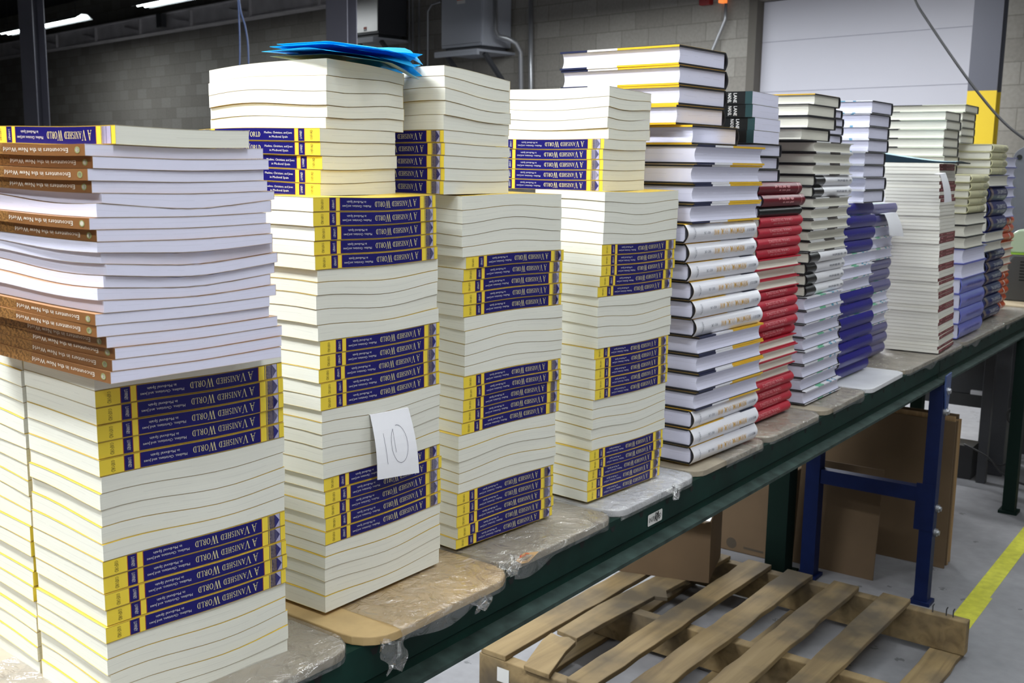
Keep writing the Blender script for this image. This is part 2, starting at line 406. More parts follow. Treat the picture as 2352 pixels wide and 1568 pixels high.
def book_meshes(kd, T, zf, flip, sharekey):
    """returns [(part name, MB, materials)]; local frame: length along x (centred), spine at y=0, base z=0"""
    K = KIND[kd]; L, D = K['L'], K['D']; out = []; hard = K.get('hard'); Na = 10 if not sharekey else 4; Nb = 4 if not sharekey else 1
    if not hard:
        c = .0003; ce = 2 + len(K.get('ink', []))
        mb = MB(); block(mb, L, c, D, .0003, zf, GAP+c, -GAP-c, Na); out.append(('page_block', mb, [M[K['pages']]]))
        outer = [(D-D*i/Nb, 0, GAP) for i in range(Nb+1)] + [(D*i/Nb, 1, -GAP) for i in range(Nb+1)]
        inner = [(max(c, D-D*i/Nb), 0, GAP+c) for i in range(Nb+1)] + [(max(c, D*i/Nb), 1, -GAP-c) for i in range(Nb+1)]
        n = len(outer); prof = outer + inner[::-1]
        mb = MB(); uvw = [0]*(Nb+1)+[1]*(Nb+1)+[1]*(Nb+1)+[0]*(Nb+1)
        sweep(mb, prof, L, Na, zf, lambda j: 1 if j == Nb else (ce if j in (n-1, 2*n-1) else 0), flip, 0, ce, uvw)
        mats = [M[K['cover']], M[K['spine']]] + [M[x] for x in K.get('ink', [])] + [M[K.get('edge', 'cream_edge')]]
        if K.get('lettering'):
            def mapf(s, y):
                a, lam = (L*(1-s), 1-y) if not flip else (L*s, y)
                return (a-L/2, -.00022, zf(a, 0, lam))
            K['lettering'].emit(L, T, mapf, mb)
        out.append(('cover', mb, mats))
    else:
        bt, sq, bul = K.get('board', .0026), .0035, K.get('bulge', .006)
        ns = 12
        mb = MB(); block(mb, L, bul*.6+.004, D-sq, sq, zf, GAP+bt, -GAP-bt, Na, K.get('concave', .005)); out.append(('page_block', mb, [M[K['pages']]]))
        def shell(o, th, b1):
            op = [(b1, 0, o), (bul+.002, 0, o)] + [(bul*(1-math.sin(math.pi*(i+.5)/ns)) + o*.4, (i+.5)/ns, 0) for i in range(ns)] + [(bul+.002, 1, -o), (b1, 1, -o)]
            ip = [(b1, 0, o+th), (bul+.002+th, 0, o+th)] + [(bul*(1-math.sin(math.pi*(i+.5)/ns)) + o*.4 + th*1.2, (i+.5)/ns, 0) for i in range(ns)] + [(bul+.002+th, 1, -o-th), (b1, 1, -o-th)]
            return op + ip[::-1], len(op)
        jac = K.get('jacket'); o = GAP + (.0004 if jac else 0)
        prof, n = shell(o, bt-.0002, D - (.0006 if jac else 0)); mb = MB()
        uvw = [j/(n-1) for j in range(n)] + [1-j/(n-1) for j in range(n)]
        sweep(mb, prof, L, Na, zf, lambda j: 1 if (1 <= j < n-2) else 0, flip, 0, 0, uvw)
        ink = [M[x] for x in K.get('ink', [])]
        def mapf(s, y):
            a, lam = (L*(1-s), 1-y) if not flip else (L*s, y)
            ph = min(max(lam, .02), .98)
            return (a-L/2, bul*(1-math.sin(math.pi*ph)) - .0006 - .0012*min(1, bul/.01), zf(a, 0, lam))
        mats = [M[K['board_mat']], M[K.get('spine', K['board_mat'])]]
        if jac:
            out.append(('hard_cover', mb, mats)); mb = MB()
            prof, n = shell(GAP, .0003, D+.0003)
            # the jacket folds round the fore-edge of each board
            sweep(mb, prof, L, Na, zf, lambda j: 1 if (1 <= j < n-2 - (1 if kd == 'sw' else 0)) else 0, flip, .0002, 0, uvw)
            for lam, sg in ((0, 1), (1, -1)):
                q = [((a-L/2), D+.0004, zf(a, D, lam)+sg*z) for a in (0, L) for z in (GAP, bt+GAP)]
                u0_, u1_ = (1, 0) if not flip else (0, 1)
                mb.add(q, [(0, 1, 3, 2)], 0, [[(u0_, 0), (u0_, 1), (u1_, 1), (u1_, 0)]])
            mats = [M[jac], M[K['spine']]] + ink
            if K.get('lettering'): K['lettering'].emit(L, T, mapf, mb)
            out.append(('dust_jacket', mb, mats))
        else:
            mats = mats + ink
            if K.get('lettering'): K['lettering'].emit(L, T, mapf, mb)
            out.append(('hard_cover', mb, mats))
    return out
def ordinal(n):
    if 10 <= n % 100 <= 20: return '%dth' % n
    return '%d%s' % (n, {1: 'st', 2: 'nd', 3: 'rd'}.get(n % 10, 'th'))
PILES = {}
def pile(st, name, runs, total=None, start=0, jit=.0017, jyaw=.4):
    """runs from the bottom up: (count, kind, orientation, flip, thickness[, du, dv, dyaw])"""
    n = sum(r[0] for r in runs); total = total or n
    # amplitude of the waves: stiff where spines face out, loose where the leaves do
    for r in runs:
        for i in range(r[0]):
            st.Z.append(st.Z[-1] + r[4]); f = (i+1)/r[0]
            st.A.append((.35 if r[2] in 'FL' else .35+1.0*math.sin(math.pi*f)))
    k = 0
    for r in runs:
        cnt, kd, ori, flip, T = r[:5]; du_, dv, dy = (list(r[5:8]) + [0, 0, 0][max(0, len(r)-5):])[:3]; K = KIND[kd]
        for i in range(cnt):
            du = du_ if not isinstance(du_, tuple) else du_[0] + (du_[1]-du_[0])*i/max(1, cnt-1)
            L, D = K['L'], K['D']; fu, fv = (L, D) if ori in 'FB' else (D, L)
            jt = jit*.55 if (kd == 'vw' and ori == 'B') else jit
            jx, jy = st.rnd.uniform(-jit, jit)+du, st.rnd.uniform(-jt, jt)*.8+dv + st.lean*st.Z[k]; ja = R_(st.rnd.uniform(-jyaw, jyaw)+dy)
            cu, cv = fu/2+jx, fv/2+jy; th = ANG[ori] + ja; ct, s_t = math.cos(th), math.sin(th)
            zb = st.Z[k]
            def zf(a, b, lam, k=k, cu=cu, cv=cv, ct=ct, s_t=s_t, zb=zb, L=L, D=D):
                x, y = a-L/2, b-D/2
                u, v = cu+x*ct-y*s_t, cv+x*s_t+y*ct
                return st.zf(k, u, v)*(1-lam) + st.zf(k+1, u, v)*lam - zb
            share = (kd, flip, round(T, 5)) if not st.amp and not st.bend else None
            cA, sA = math.cos(st.yaw), math.sin(st.yaw)
            # the empty sits at the middle of the spine edge on the book's base
            ex, ey = cu + (D/2)*s_t, cv - (D/2)*ct
            loc = (st.x + ex*cA - ey*sA, st.y + ex*sA + ey*cA, st.z + zb)
            idx = start + k + 1
            pos = '%s from the bottom' % ordinal(idx) if idx <= total/2 else ('topmost' if idx == total else '%s from the top' % ordinal(total-idx+1))
            look = K['look'].get(ori, K['look'].get('F' if ori in 'FL' else 'B'))
            label = '%s, %s of %s' % (look, pos, name)
            e = empty(K['name'], loc, st.yaw + th, label, 'book', K['group'])
            if share and share in _mesh_cache:
                for pn, me in _mesh_cache[share]: link(bpy.data.objects.new(pn, me), e)
            else:
                got = []
                for pn, mb, mats in book_meshes(kd, T, zf, flip, share):
                    ob = mb.build(pn, mats, e); got.append((pn, ob.data))
                if share: _mesh_cache[share] = got
            k += 1
    return st

VW = Spine().text('A VANISHED WORLD', .175, .53, .30, .37, 2, True) \
    .text('Muslims, Christians, and Jews', .56, .785, .56, .17, 3).text('in Medieval Spain', .60, .75, .26, .17, 3) \
    .text('OXFORD', .925, .945, .14, .72, 4, False, True).text('LOWNEY', .845, .863, .2, .6, 3, False, True) \
    .poly([(.032, .06), (.098, .06), (.098, .94), (.032, .94)], 6).poly([(.062, .06), (.098, .06), (.098, .94), (.062, .94)], 5) \
    .poly([(.034, .5), (.062, .06), (.067, .06), (.067, .94), (.062, .94)], 7).poly([(.030, .05), (.0325, .05), (.0325, .95), (.030, .95)], 4)
kind('vw', L=.234, D=.155, pages='cream', cover='cover_yellow', spine='vw_spine', ink=['gold_text', 'cream_text', 'dark_text', 'pic_stone', 'pic_sky', 'pic_navy'], lettering=VW,
     name='paperback_book', group='navy and yellow paperbacks', look={'F': 'navy-spined paperback', 'B': 'cream-edged paperback'})
ENC = Spine().text('Encounters in the New World', .11, .59, .34, .40, 2).text('LEPORE', .90, .99, .36, .28, 2) \
    .poly([(.05+.022*math.cos(i*math.pi/6)*.8, .5+.28*math.sin(i*math.pi/6)) for i in range(12)], 3).poly([(.05+.012*math.cos(i*math.pi/6), .5+.2*math.sin(i*math.pi/6)) for i in range(12)], 2)
kind('enc', L=.262, D=.205, pages='white_pages', cover='brown_cover', spine='brown_spine', edge='brown_edge', ink=['pale_text', 'emblem_green'], lettering=ENC,
     name='paperback_book', group='brown spined paperbacks', look={'L': 'brown spine paperback', 'R': 'white-edged paperback, pages out'})
SW = Spine().text('HANDBOOK OF', .05, .17, .42, .20, 2).text('INTERNATIONAL', .20, .43, .34, .34, 3).text('SOCIAL', .455, .56, .34, .34, 3).text('WORK', .58, .655, .34, .34, 3) \
    .text('HEALY • LINK', .71, .80, .42, .16, 2).text('OXFORD', .905, .925, .2, .6, 2, False, True)
kind('sw', L=.282, D=.19, hard=True, board=.0038, pages='white_pages', board_mat='black_board', jacket='sw_band', spine='white_jacket', ink=['gray_text', 'orange_text'], lettering=SW, bulge=.010,
     name='hardcover_book', group='white jacketed handbooks', look={'F': 'white handbook, spine out', 'B': 'white-paged handbook, fore-edge out', 'R': 'white-paged handbook, turned sideways'})
CE = Spine().text('CHORAL EXCELLENCE', .27, .78, .20, .27, 2).text('PRESCRIPTIONS FOR', .34, .72, .56, .20, 2)
kind('ce', L=.235, D=.16, hard=True, pages='ivory', board_mat='red_cloth', spine='red_cloth', ink=['red_text'], lettering=CE, bulge=.007,
     name='hardcover_book', group='red cloth hardcovers', look={'F': 'red hardcover, spine out', 'B': 'red hardcover, cream pages out'})
kind('mar', L=.235, D=.16, hard=True, pages='white_pages', board_mat='black_board', jacket='maroon', spine='maroon', ink=['red_text'], bulge=.007,
     lettering=Spine().marks(.30, .66, .24, .2, 2, 18, 3).marks(.30, .56, .58, .16, 2, 12, 4).strip(.1, .106, 2),
     name='hardcover_book', group='dark hardcovers above the red books', look={'F': 'dark maroon hardcover, spine out'})
kind('blk', L=.235, D=.16, hard=True, pages='white_pages', board_mat='black_board', spine='black_gloss', bulge=.007,
     name='hardcover_book', group='dark hardcovers above the red books', look={'F': 'glossy black hardcover, spine out'})
kind('gry', L=.24, D=.155, hard=True, pages='white_pages', board_mat='black_board', spine='black_board', bulge=.004,
     name='hardcover_book', group='dark hardcovers above the red books', look={'R': 'black hardcover, white pages out'})
kind('ln', L=.235, D=.165, pages='white_pages', cover='black_gloss', spine='teal_tip', ink=['white_text'],
     lettering=Spine().text('LANE', .150, .185, .12, .76, 2, False, True).text('NADEL', .205, .24, .12, .76, 2, False, True),
     name='paperback_book', group='black spined paperbacks', look={'L': 'black paperback, spine out'})
kind('gm', L=.264, D=.19, hard=True, pages='white_pages', board_mat='black_board', jacket='marks', spine='white_jacket', bulge=.006,
     name='hardcover_book', group='white hardcovers with green marks', look={'B': 'green-marked white hardcover'})
kind('ws', L=.264, D=.17, hard=True, pages='ivory', board_mat='black_board', jacket='ws_marks', spine='ws_spine', ink=['gray_text'], bulge=.009,
     lettering=Spine().marks(.16, .46, .40, .2, 2, 20, 5).marks(.05, .11, .40, .2, 2, 4, 6),
     name='hardcover_book', group='white and black hardcovers', look={'F': 'white-spined hardcover', 'B': 'cream-paged hardcover', 'R': 'black hardcover'})
kind('gold', L=.25, D=.185, hard=True, pages='ivory', board_mat='black_board', jacket='gold_band', spine='black_gloss', bulge=.008,
     name='hardcover_book', group='white and black hardcovers', look={'R': 'yellow-edged black hardcover'})
kind('gry3', L=.24, D=.19, hard=True, pages='ivory', board_mat='black_board', spine='black_board', bulge=.004,
     name='hardcover_book', group='white and black hardcovers', look={'R': 'black cream-paged hardcover'})
kind('gry2', L=.24, D=.165, hard=True, pages='white_pages', board_mat='black_board', spine='black_board', bulge=.004,
     name='hardcover_book', group='white and black hardcovers', look={'R': 'black grey-paged hardcover'})
NVT = Spine().marks(.12, .82, .42, .13, 2, 42, 7)
kind('nv', L=.279, D=.185, hard=True, pages='white_pages', board_mat='black_board', jacket='marks', spine='navy_jacket', ink=['blue_text'], bulge=.007, lettering=NVT,
     name='hardcover_book', group='navy jacketed hardcovers', look={'F': 'navy hardcover, spine out', 'B': 'white-paged hardcover, green marks', 'R': 'white-paged hardcover, sideways'})
kind('pp', L=.27, D=.19, hard=True, pages='white_pages', board_mat='black_board', jacket='marks', spine='purple_jacket', ink=['blue_text'], bulge=.007, lettering=NVT,
     name='hardcover_book', group='purple jacketed hardcovers', look={'F': 'dusky purple hardcover, spine out', 'B': 'white-paged hardcover, fore-edge out'})
kind('mn', L=.238, D=.172, pages='thin_pages', cover='ivory_edge', spine='maroon_spine', edge='ivory_edge', ink=['red_text'],
     lettering=Spine().marks(.12, .55, .34, .3, 2, 19, 8).marks(.8, .92, .34, .3, 2, 4, 9),
     name='thin_paperback', group='thin maroon spined paperbacks', look={'F': 'thin paperback, maroon spine', 'B': 'thin paperback, cream edges'})
kind('pv', L=.33, D=.22, hard=True, pages='white_pages', board_mat='peri', jacket='peri', spine='peri', ink=['blue_text'], bulge=.008, lettering=Spine().marks(.15, .8, .42, .18, 2, 30, 10),
     name='hardcover_book', group='periwinkle hardcovers', look={'F': 'periwinkle hardcover, spine out', 'B': 'white-paged thick hardcover'})
kind('bk', L=.27, D=.17, hard=True, pages='ivory', board_mat='black_board', spine='black_board', bulge=.006,
     name='hardcover_book', group='black boarded hardcovers', look={'B': 'black-boarded hardcover, pages out'})
kind('ys', L=.25, D=.17, hard=True, pages='ivory', board_mat='yellow_spine', spine='yellow_spine', ink=['gray_text'], bulge=.008,
     lettering=Spine().marks(.08, .32, .64, .12, 2, 12, 11).marks(.05, .40, .43, .13, 2, 16, 12).marks(.10, .30, .22, .12, 2, 9, 13).strip(.5, .506, 2),
     name='hardcover_book', group='pale yellow hardcovers', look={'F': 'pale yellow hardcover, spine out'})
kind('lt', L=.27, D=.20, hard=True, pages='ivory', board_mat='black_board', jacket='light_band', spine='black_gloss', bulge=.004, board=.002,
     name='hardcover_book', group='pale green edged hardcovers', look={'R': 'pale-edged hardcover, turned sideways'})
AL = Spine().text('LITERATURE', .08, .58, .22, .26, 2).text('AMERICAN', .10, .55, .58, .22, 2).strip(.80, .92, 3)
kind('al', L=.30, D=.20, hard=True, pages='ivory', board_mat='navy2', spine='navy2', ink=['white_text', 'pic_stone'], bulge=.014, lettering=AL,
     name='hardcover_book', group='thick dark blue volumes', look={'F': 'thick dark blue volume, spine out', 'B': 'thick volume, cream pages out'})
kind('og', L=.27, D=.17, hard=True, pages='ivory', board_mat='orange', spine='orange', ink=['white_text'], bulge=.010,
     lettering=Spine().strip(.30, .34, 2),
     name='hardcover_book', group='orange hardcovers', look={'F': 'orange hardcover, white-banded spine', 'B': 'cream-paged hardcover'})
kind('lv', L=.27, D=.18, hard=True, pages='white_pages', board_mat='peri', spine='peri', bulge=.005,
     name='hardcover_book', group='lavender paged hardcovers', look={'B': 'lavender-paged hardcover'})

t_ = .01819
nA = 'the leftmost front stack'
sA = Stack(.622, .974, -4.8, -.0063, .0046, 1)
pile(sA, nA, [(5, 'vw', 'B', 0, t_), (5, 'vw', 'F', 0, t_), (5, 'vw', 'B', 0, t_), (5, 'vw', 'F', 0, t_), (1, 'vw', 'B', 0, t_)])
sA2 = Stack(.636, 1.137, -4.8, -.006, .0046, 2)
pile(sA2, 'the pale stack at the left edge', [(5, 'vw', 'B', 0, t_), (5, 'vw', 'F', 0, t_), (5, 'vw', 'B', 0, t_), (6, 'vw', 'B', 0, t_)])
sE = Stack(.602, .915, -3, 21*t_ - .0063 + .0004, .0044, 3); te = .0114; sE.ph[0] = .34
pile(sE, 'the brown-spined pile', [(4, 'enc', 'L', 0, te), (2, 'enc', 'L', 0, te, -.012), (6, 'enc', 'R', 0, te, -.004), (2, 'enc', 'L', 0, te, -.012), (2, 'enc', 'R', 0, te, -.005), (4, 'enc', 'L', 0, te, -.012),
      (1, 'vw', 'L', 0, .0185, .015, .0)], jit=.004, jyaw=.8)
nB = 'the stack with the 10 sign'
sB = Stack(.952, .992, -.5, 0, .0046, 4)
pile(sB, nB, [(5, 'vw', 'B', 0, t_, .004), (5, 'vw', 'F', 0, t_, .006), (5, 'vw', 'B', 0, t_, .002), (5, 'vw', 'F', 0, t_), (5, 'vw', 'B', 0, t_, -.003), (5, 'vw', 'F', 0, t_, -.007)], total=40)
sB2 = Stack(1.026, 1.055, 2.8, 30*t_, .0056, 5, (3, .012, .010))
pile(sB2, nB, [(5, 'vw', 'L', 1, t_, -.006), (5, 'vw', 'R', 0, t_, .012, 0, -2)], total=40, start=30)
nC = 'the stack right of the 10 sign'
sC = Stack(1.257, 1.003, -5.5, 0, .0044, 6)
pile(sC, nC, [(5, 'vw', 'F', 0, t_, -.009), (5, 'vw', 'B', 0, t_, -.006), (5, 'vw', 'F', 0, t_, .002), (5, 'vw', 'B', 0, t_, .007), (5, 'vw', 'F', 0, t_, .003), (5, 'vw', 'B', 0, t_, -.003)], total=40)
sC2 = Stack(1.225, 1.014, -1, 30*t_, .0052, 7, (3, .012, .006))
pile(sC2, nC, [(5, 'vw', 'L', 0, t_), (5, 'vw', 'R', 0, t_, .002)], total=40, start=30)
nD = 'the stack left of the handbooks'
sD = Stack(1.591, .972, -4.8, 0, .0044, 8)
pile(sD, nD, [(5, 'vw', 'F', 0, t_, (-.014, -.008)), (5, 'vw', 'B', 0, t_, -.004), (5, 'vw', 'F', 0, t_, 0), (5, 'vw', 'B', 0, t_, .004), (5, 'vw', 'F', 0, t_, (.003, .013)), (5, 'vw', 'B', 0, t_, .015)], total=40)
sD2 = Stack(1.650, 1.003, .9, 30*t_, .0046, 9, (4, .006, 0))
pile(sD2, nD, [(5, 'vw', 'L', 0, t_), (5, 'vw', 'R', 0, t_, .014)], total=40, start=30)
nE = 'the white handbook stack'; ts = .0372
pile(Stack(1.903, .930, -3, 0, 0, 10), nE, [(3, 'sw', 'F', 0, ts, .005), (4, 'sw', 'B', 0, ts, .010), (6, 'sw', 'F', 0, ts, (-.006, -.052)), (4, 'sw', 'B', 0, ts, -.038)], total=22, jit=.004)
pile(Stack(1.895, .955, -3, 17*ts, 0, 11), nE, [(1, 'sw', 'R', 0, ts)], total=22, start=17, jit=.002)
pile(Stack(1.882, .985, -4, 18*ts, 0, 31), nE, [(4, 'sw', 'R', 0, ts)], total=22, start=18, jit=.004)
nF = 'the red book stack'
pile(Stack(2.293, .980, -1.5, 0, 0, 12), nF, [(4, 'ce', 'F', 0, .024), (4, 'ce', 'B', 0, .024), (5, 'ce', 'F', 0, .024), (3, 'ce', 'B', 0, .024), (4, 'ce', 'F', 0, .024),
     (1, 'blk', 'F', 0, .0225), (2, 'mar', 'F', 0, .0275)], total=30, jit=.007)
pile(Stack(2.29, 1.0, 1, .5575, 0, 13), nF, [(3, 'gry', 'R', 0, .0287, .0)], total=30, start=23, jit=.005)
pile(Stack(2.258, .992, 3, .5575+3*.0287, .0012, 14), nF, [(4, 'ln', 'L', 0, .0279)], total=30, start=26, jit=.006)
nG = 'the stack right of the red books'
pile(Stack(2.59, .970, 0, 0, 0, 15), nG, [(8, 'gm', 'B', 0, .0342), (4, 'ws', 'F', 0, .0279), (5, 'ws', 'B', 0, .0270), (2, 'ws', 'F', 0, .0270), (3, 'ws', 'B', 0, .0272, .0)], total=30, jit=.006)
zg = 8*.0342+4*.0279+10*.027+.0006
pile(Stack(2.530, .978, 0, zg, 0, 16), nG, [(1, 'gry3', 'R', 0, .0290, -.02), (2, 'gry3', 'R', 0, .0290, .005)], total=30, start=22, jit=.004)
pile(Stack(2.742, 1.02, 0, zg, 0, 17), nG, [(4, 'gry2', 'R', 0, .0218)], total=30, start=25, jit=.004)
pile(Stack(2.63, .998, 0, zg+.0875, 0, 18), nG, [(1, 'gold', 'R', 0, .029)], total=30, start=29)
nH = 'the navy spine stack'; th_ = .0354
pile(Stack(2.942, 1.000, 0, 0, 0, 19, None, .045), nH, [(7, 'nv', 'F', 0, th_), (3, 'nv', 'B', 0, th_, -.005), (4, 'nv', 'F', 0, th_)], total=22, jit=.009)
pile(Stack(3.06, 1.0, 0, 14*th_, 0, 20), nH, [(8, 'nv', 'R', 0, th_)], total=22, start=14, jit=.007)
pile(Stack(3.275, 1.055, 0, 0, 0, 21), 'the purple spine stack', [(3, 'pp', 'F', 0, .0346), (3, 'pp', 'B', 0, .0346), (3, 'pp', 'F', 0, .0346), (3, 'pp', 'B', 0, .0346), (2, 'pp', 'F', 0, .0346, .02)], jit=.006)
ti = .0111; ri = []
for i in range(8): ri += [(2, 'mn', 'F', 0, ti), (2, 'mn', 'B', 0, ti)]
ri += [(3, 'mn', 'F', 0, ti), (9, 'mn', 'B', 0, ti), (2, 'mn', 'F', 0, ti), (1, 'mn', 'B', 0, ti), (3, 'mn', 'F', 0, ti), (3, 'mn', 'B', 0, ti), (2, 'mn', 'F', 0, ti)]
pile(Stack(3.627, .912, 3, 0, 0.0008, 22, None, .065), 'the stack under the dark folder', ri, jit=.003)
nK = 'the periwinkle spine stack'
pile(Stack(3.985, .935, 0, 0, 0, 23), nK, [(4, 'pv', 'F', 0, .0535), (2, 'pv', 'B', 0, .0525), (3, 'bk', 'B', 0, .041, -.01), (5, 'ys', 'F', 0, .0268, -.01)], total=21, jit=.007)
pile(Stack(3.925, 1.02, 0, 4*.0535+2*.0525+3*.041+5*.0268, 0, 24), nK, [(7, 'lt', 'R', 0, .0306)], total=21, start=14, jit=.005)
nM = 'the thick dark blue stack'
pile(Stack(4.40, .955, 0, 0, 0, 25), nM, [(6, 'al', 'F', 0, .047, .10, .02), (2, 'al', 'B', 0, .039, -.02), (3, 'al', 'F', 0, .0568, -.02), (1, 'al', 'B', 0, .044, -.02), (4, 'ys', 'F', 0, .0286, -.04)], total=21, jit=.006)
pile(Stack(4.23, 1.04, 0, 6*.047+2*.039+3*.0568+.044+4*.0286, 0, 26), nM, [(5, 'lt', 'R', 0, .028)], total=21, start=16, jit=.005)
pile(Stack(4.80, 1.0, 0, 0, 0, 27), 'the orange spine stack', [(5, 'og', 'F', 0, .0325, -.02), (4, 'og', 'B', 0, .0333), (3, 'og', 'F', 0, .0343), (6, 'lv', 'B', 0, .041, -.05)], jit=.008)

# ---------------------------------------------------------------- more materials
M['mdf'] = P('brown_fibreboard', (.35, .30, .225), .6, noise=.16, nscale=14, bump=.05)
M['mdf_tan'] = P('tan_fibreboard', (.50, .35, .16), .65, noise=.12, nscale=25)
M['board_white'] = P('white_laminate', (.68, .68, .70), .35, noise=.08, nscale=12)
M['green_steel'] = P('dark_green_steel', (.0035, .024, .018), .55, spec=.18, noise=.35, nscale=9)
M['dark_green'] = P('blackish_green_steel', (.004, .014, .011), .6, spec=.15)
M['worn_steel'] = P('worn_green_steel', (.03, .05, .044), .6, spec=.2, noise=.45, nscale=30)
M['slot_dark'] = P('slot_dark', (.004, .006, .006), .8)
M['blue_steel'] = P('blue_steel', (.005, .013, .065), .5, spec=.2, noise=.15, nscale=15)
M['blue_plate'] = P('slate_blue_plate', (.045, .08, .22), .4, noise=.1, nscale=15)
M['zinc'] = P('zinc_bolt', (.45, .46, .48), .35, metal=.8)
M['card'] = P('cardboard', (.125, .08, .042), .8, noise=.10, nscale=6)  # darker than real cardboard: shade under the table is put into the colour
M['card_edge'] = P('cardboard_edge', (.36, .23, .11), .85, noise=.3, nscale=90, stretch=(1, 1, .05))
M['print_dark'] = P('box_print', (.06, .045, .03), .8)
t = NT('pallet_wood'); tc = t.new('ShaderNodeTexCoord'); mp = t.new('ShaderNodeMapping'); mp.inputs['Scale'].default_value = (2.2, 26, 26); t.l(tc.outputs['Object'], mp.inputs[0])
oi = t.new('ShaderNodeObjectInfo'); vm = t.new('ShaderNodeVectorMath', operation='ADD'); t.l(mp.outputs[0], vm.inputs[0]); t.l(oi.outputs['Random'], vm.inputs[1])
nz = t.new('ShaderNodeTexNoise', i_Scale=1.0, i_Detail=6.0, i_Distortion=.8); t.l(vm.outputs[0], nz.inputs['Vector'])
n2 = t.new('ShaderNodeTexNoise', i_Scale=4.0, i_Detail=4.0); t.l(tc.outputs['Object'], n2.inputs['Vector'])
g = t.ramp(nz.outputs[0], [(.25, (.15, .10, .045)), (.55, (.29, .205, .095)), (.8, (.36, .26, .13))])
t.l(t.mix(t.ramp(n2.outputs[0], [(.46, (0, 0, 0)), (.66, (1, 1, 1))]), g, (.10, .078, .05)), t.b.inputs['Base Color']); t.b.inputs['Roughness'].default_value = .8
bp = t.new('ShaderNodeBump', i_Strength=.3, i_Distance=.004); t.l(nz.outputs[0], bp.inputs['Height']); t.l(bp.outputs[0], t.b.inputs['Normal'])
M['wood'] = t.m
t = NT('concrete_floor'); tc = t.new('ShaderNodeTexCoord')
na = t.new('ShaderNodeTexNoise', i_Scale=1.6, i_Detail=8.0); nb = t.new('ShaderNodeTexNoise', i_Scale=22.0, i_Detail=6.0); nc = t.new('ShaderNodeTexVoronoi', i_Scale=9.0)
for n in (na, nb, nc): t.l(tc.outputs['Object'], n.inputs['Vector'])
c1 = t.ramp(na.outputs[0], [(.3, (.20, .20, .215)), (.7, (.29, .287, .30))])
c2 = t.mix(.5, c1, t.ramp(nb.outputs[0], [(.3, (.72, .72, .72)), (.7, (1.08, 1.08, 1.08))]), 'MULTIPLY')
ne = t.new('ShaderNodeTexNoise', i_Scale=60.0); t.l(tc.outputs['Object'], ne.inputs['Vector'])
spot = t.math('MULTIPLY', t.math('LESS_THAN', nc.outputs[0], .13), t.math('GREATER_THAN', ne.outputs[0], .48))
t.l(t.mix(t.math('MULTIPLY', spot, .75), c2, (.08, .08, .085)), t.b.inputs['Base Color']); t.b.inputs['Roughness'].default_value = .55
M['floor'] = t.m
t = NT('yellow_floor_paint'); tc = t.new('ShaderNodeTexCoord'); nz = t.new('ShaderNodeTexNoise', i_Scale=30.0, i_Detail=5.0); t.l(tc.outputs['Object'], nz.inputs['Vector'])
t.l(t.ramp(nz.outputs[0], [(.3, (.46, .46, .03)), (.7, (.66, .66, .05))]), t.b.inputs['Base Color']); t.b.inputs['Roughness'].default_value = .5
M['yellow_line'] = t.m
t = NT('concrete_block'); tc = t.new('ShaderNodeTexCoord'); sx = t.new('ShaderNodeSeparateXYZ'); t.l(tc.outputs['Object'], sx.inputs[0])
cb = t.new('ShaderNodeCombineXYZ'); t.l(sx.outputs[0], cb.inputs[0]); t.l(sx.outputs[2], cb.inputs[1])
br = t.new('ShaderNodeTexBrick'); t.l(cb.outputs[0], br.inputs['Vector']); br.offset = .5
for k, v in (('Scale', 1.0), ('Mortar Size', .006), ('Mortar Smooth', .2), ('Bias', 0), ('Brick Width', .40), ('Row Height', .20)): br.inputs[k].default_value = v
br.inputs['Color1'].default_value = (.235, .22, .195, 1); br.inputs['Color2'].default_value = (.315, .30, .27, 1); br.inputs['Mortar'].default_value = (.20, .188, .165, 1)
nz = t.new('ShaderNodeTexNoise', i_Scale=30.0, i_Detail=6.0); t.l(tc.outputs['Object'], nz.inputs['Vector'])
t.l(t.mix(.5, br.outputs[0], t.ramp(nz.outputs[0], [(.3, (.75, .75, .75)), (.7, (1.1, 1.1, 1.1))]), 'MULTIPLY'), t.b.inputs['Base Color']); t.b.inputs['Roughness'].default_value = .9
bp = t.new('ShaderNodeBump', i_Strength=.4, i_Distance=.01); t.l(br.outputs['Fac'], bp.inputs['Height']); bp.invert = True; t.l(bp.outputs[0], t.b.inputs['Normal'])
M['block'] = t.m
M['ceiling'] = P('dark_roof_deck', (.018, .018, .022), .8)
M['plain_wall'] = P('painted_wall', (.30, .29, .27), .9)
M['door_panel'] = P('pale_grey_door', (.50, .50, .56), .5)
M['door_gap'] = P('door_joint', (.36, .36, .42), .6)
M['jamb'] = P('door_jamb', (.11, .10, .085), .7)
M['girder'] = P('grey_girder', (.70, .68, .70), .6, noise=.15, nscale=3)
M['col_grey'] = P('column_grey', (.075, .077, .10), .5)
M['col_light'] = P('column_light_edge', (.22, .22, .27), .5)
M['col_yellow'] = P('column_yellow', (.60, .42, .008), .5)
M['cabinet_grey'] = P('transformer_grey', (.36, .38, .43), .45)
M['cabinet_steel'] = P('brushed_cabinet', (.42, .41, .40), .35, metal=.5)
M['dark_metal'] = P('dark_metal', (.05, .052, .06), .5)
M['conduit'] = P('conduit', (.40, .41, .43), .35, metal=.6)
M['sticker_orange'] = P('orange_sticker', (.75, .10, .02), .5)
M['alarm_red'] = P('alarm_red', (.22, .01, .012), .4)
M['amber'] = P('amber_lens', (.7, .16, .04), .3, emit=(1, .25, .05), estr=1.0)
M['blue_cord'] = P('blue_cord', (.05, .08, .19), .5)
M['black_rubber'] = P('black_cable', (.015, .015, .017), .5)
M['tube'] = P('lamp_tube', (.9, .95, 1), .4, emit=(.86, .97, 1), estr=14)
M['lamp_white'] = P('lamp_housing', (.55, .55, .55), .4)
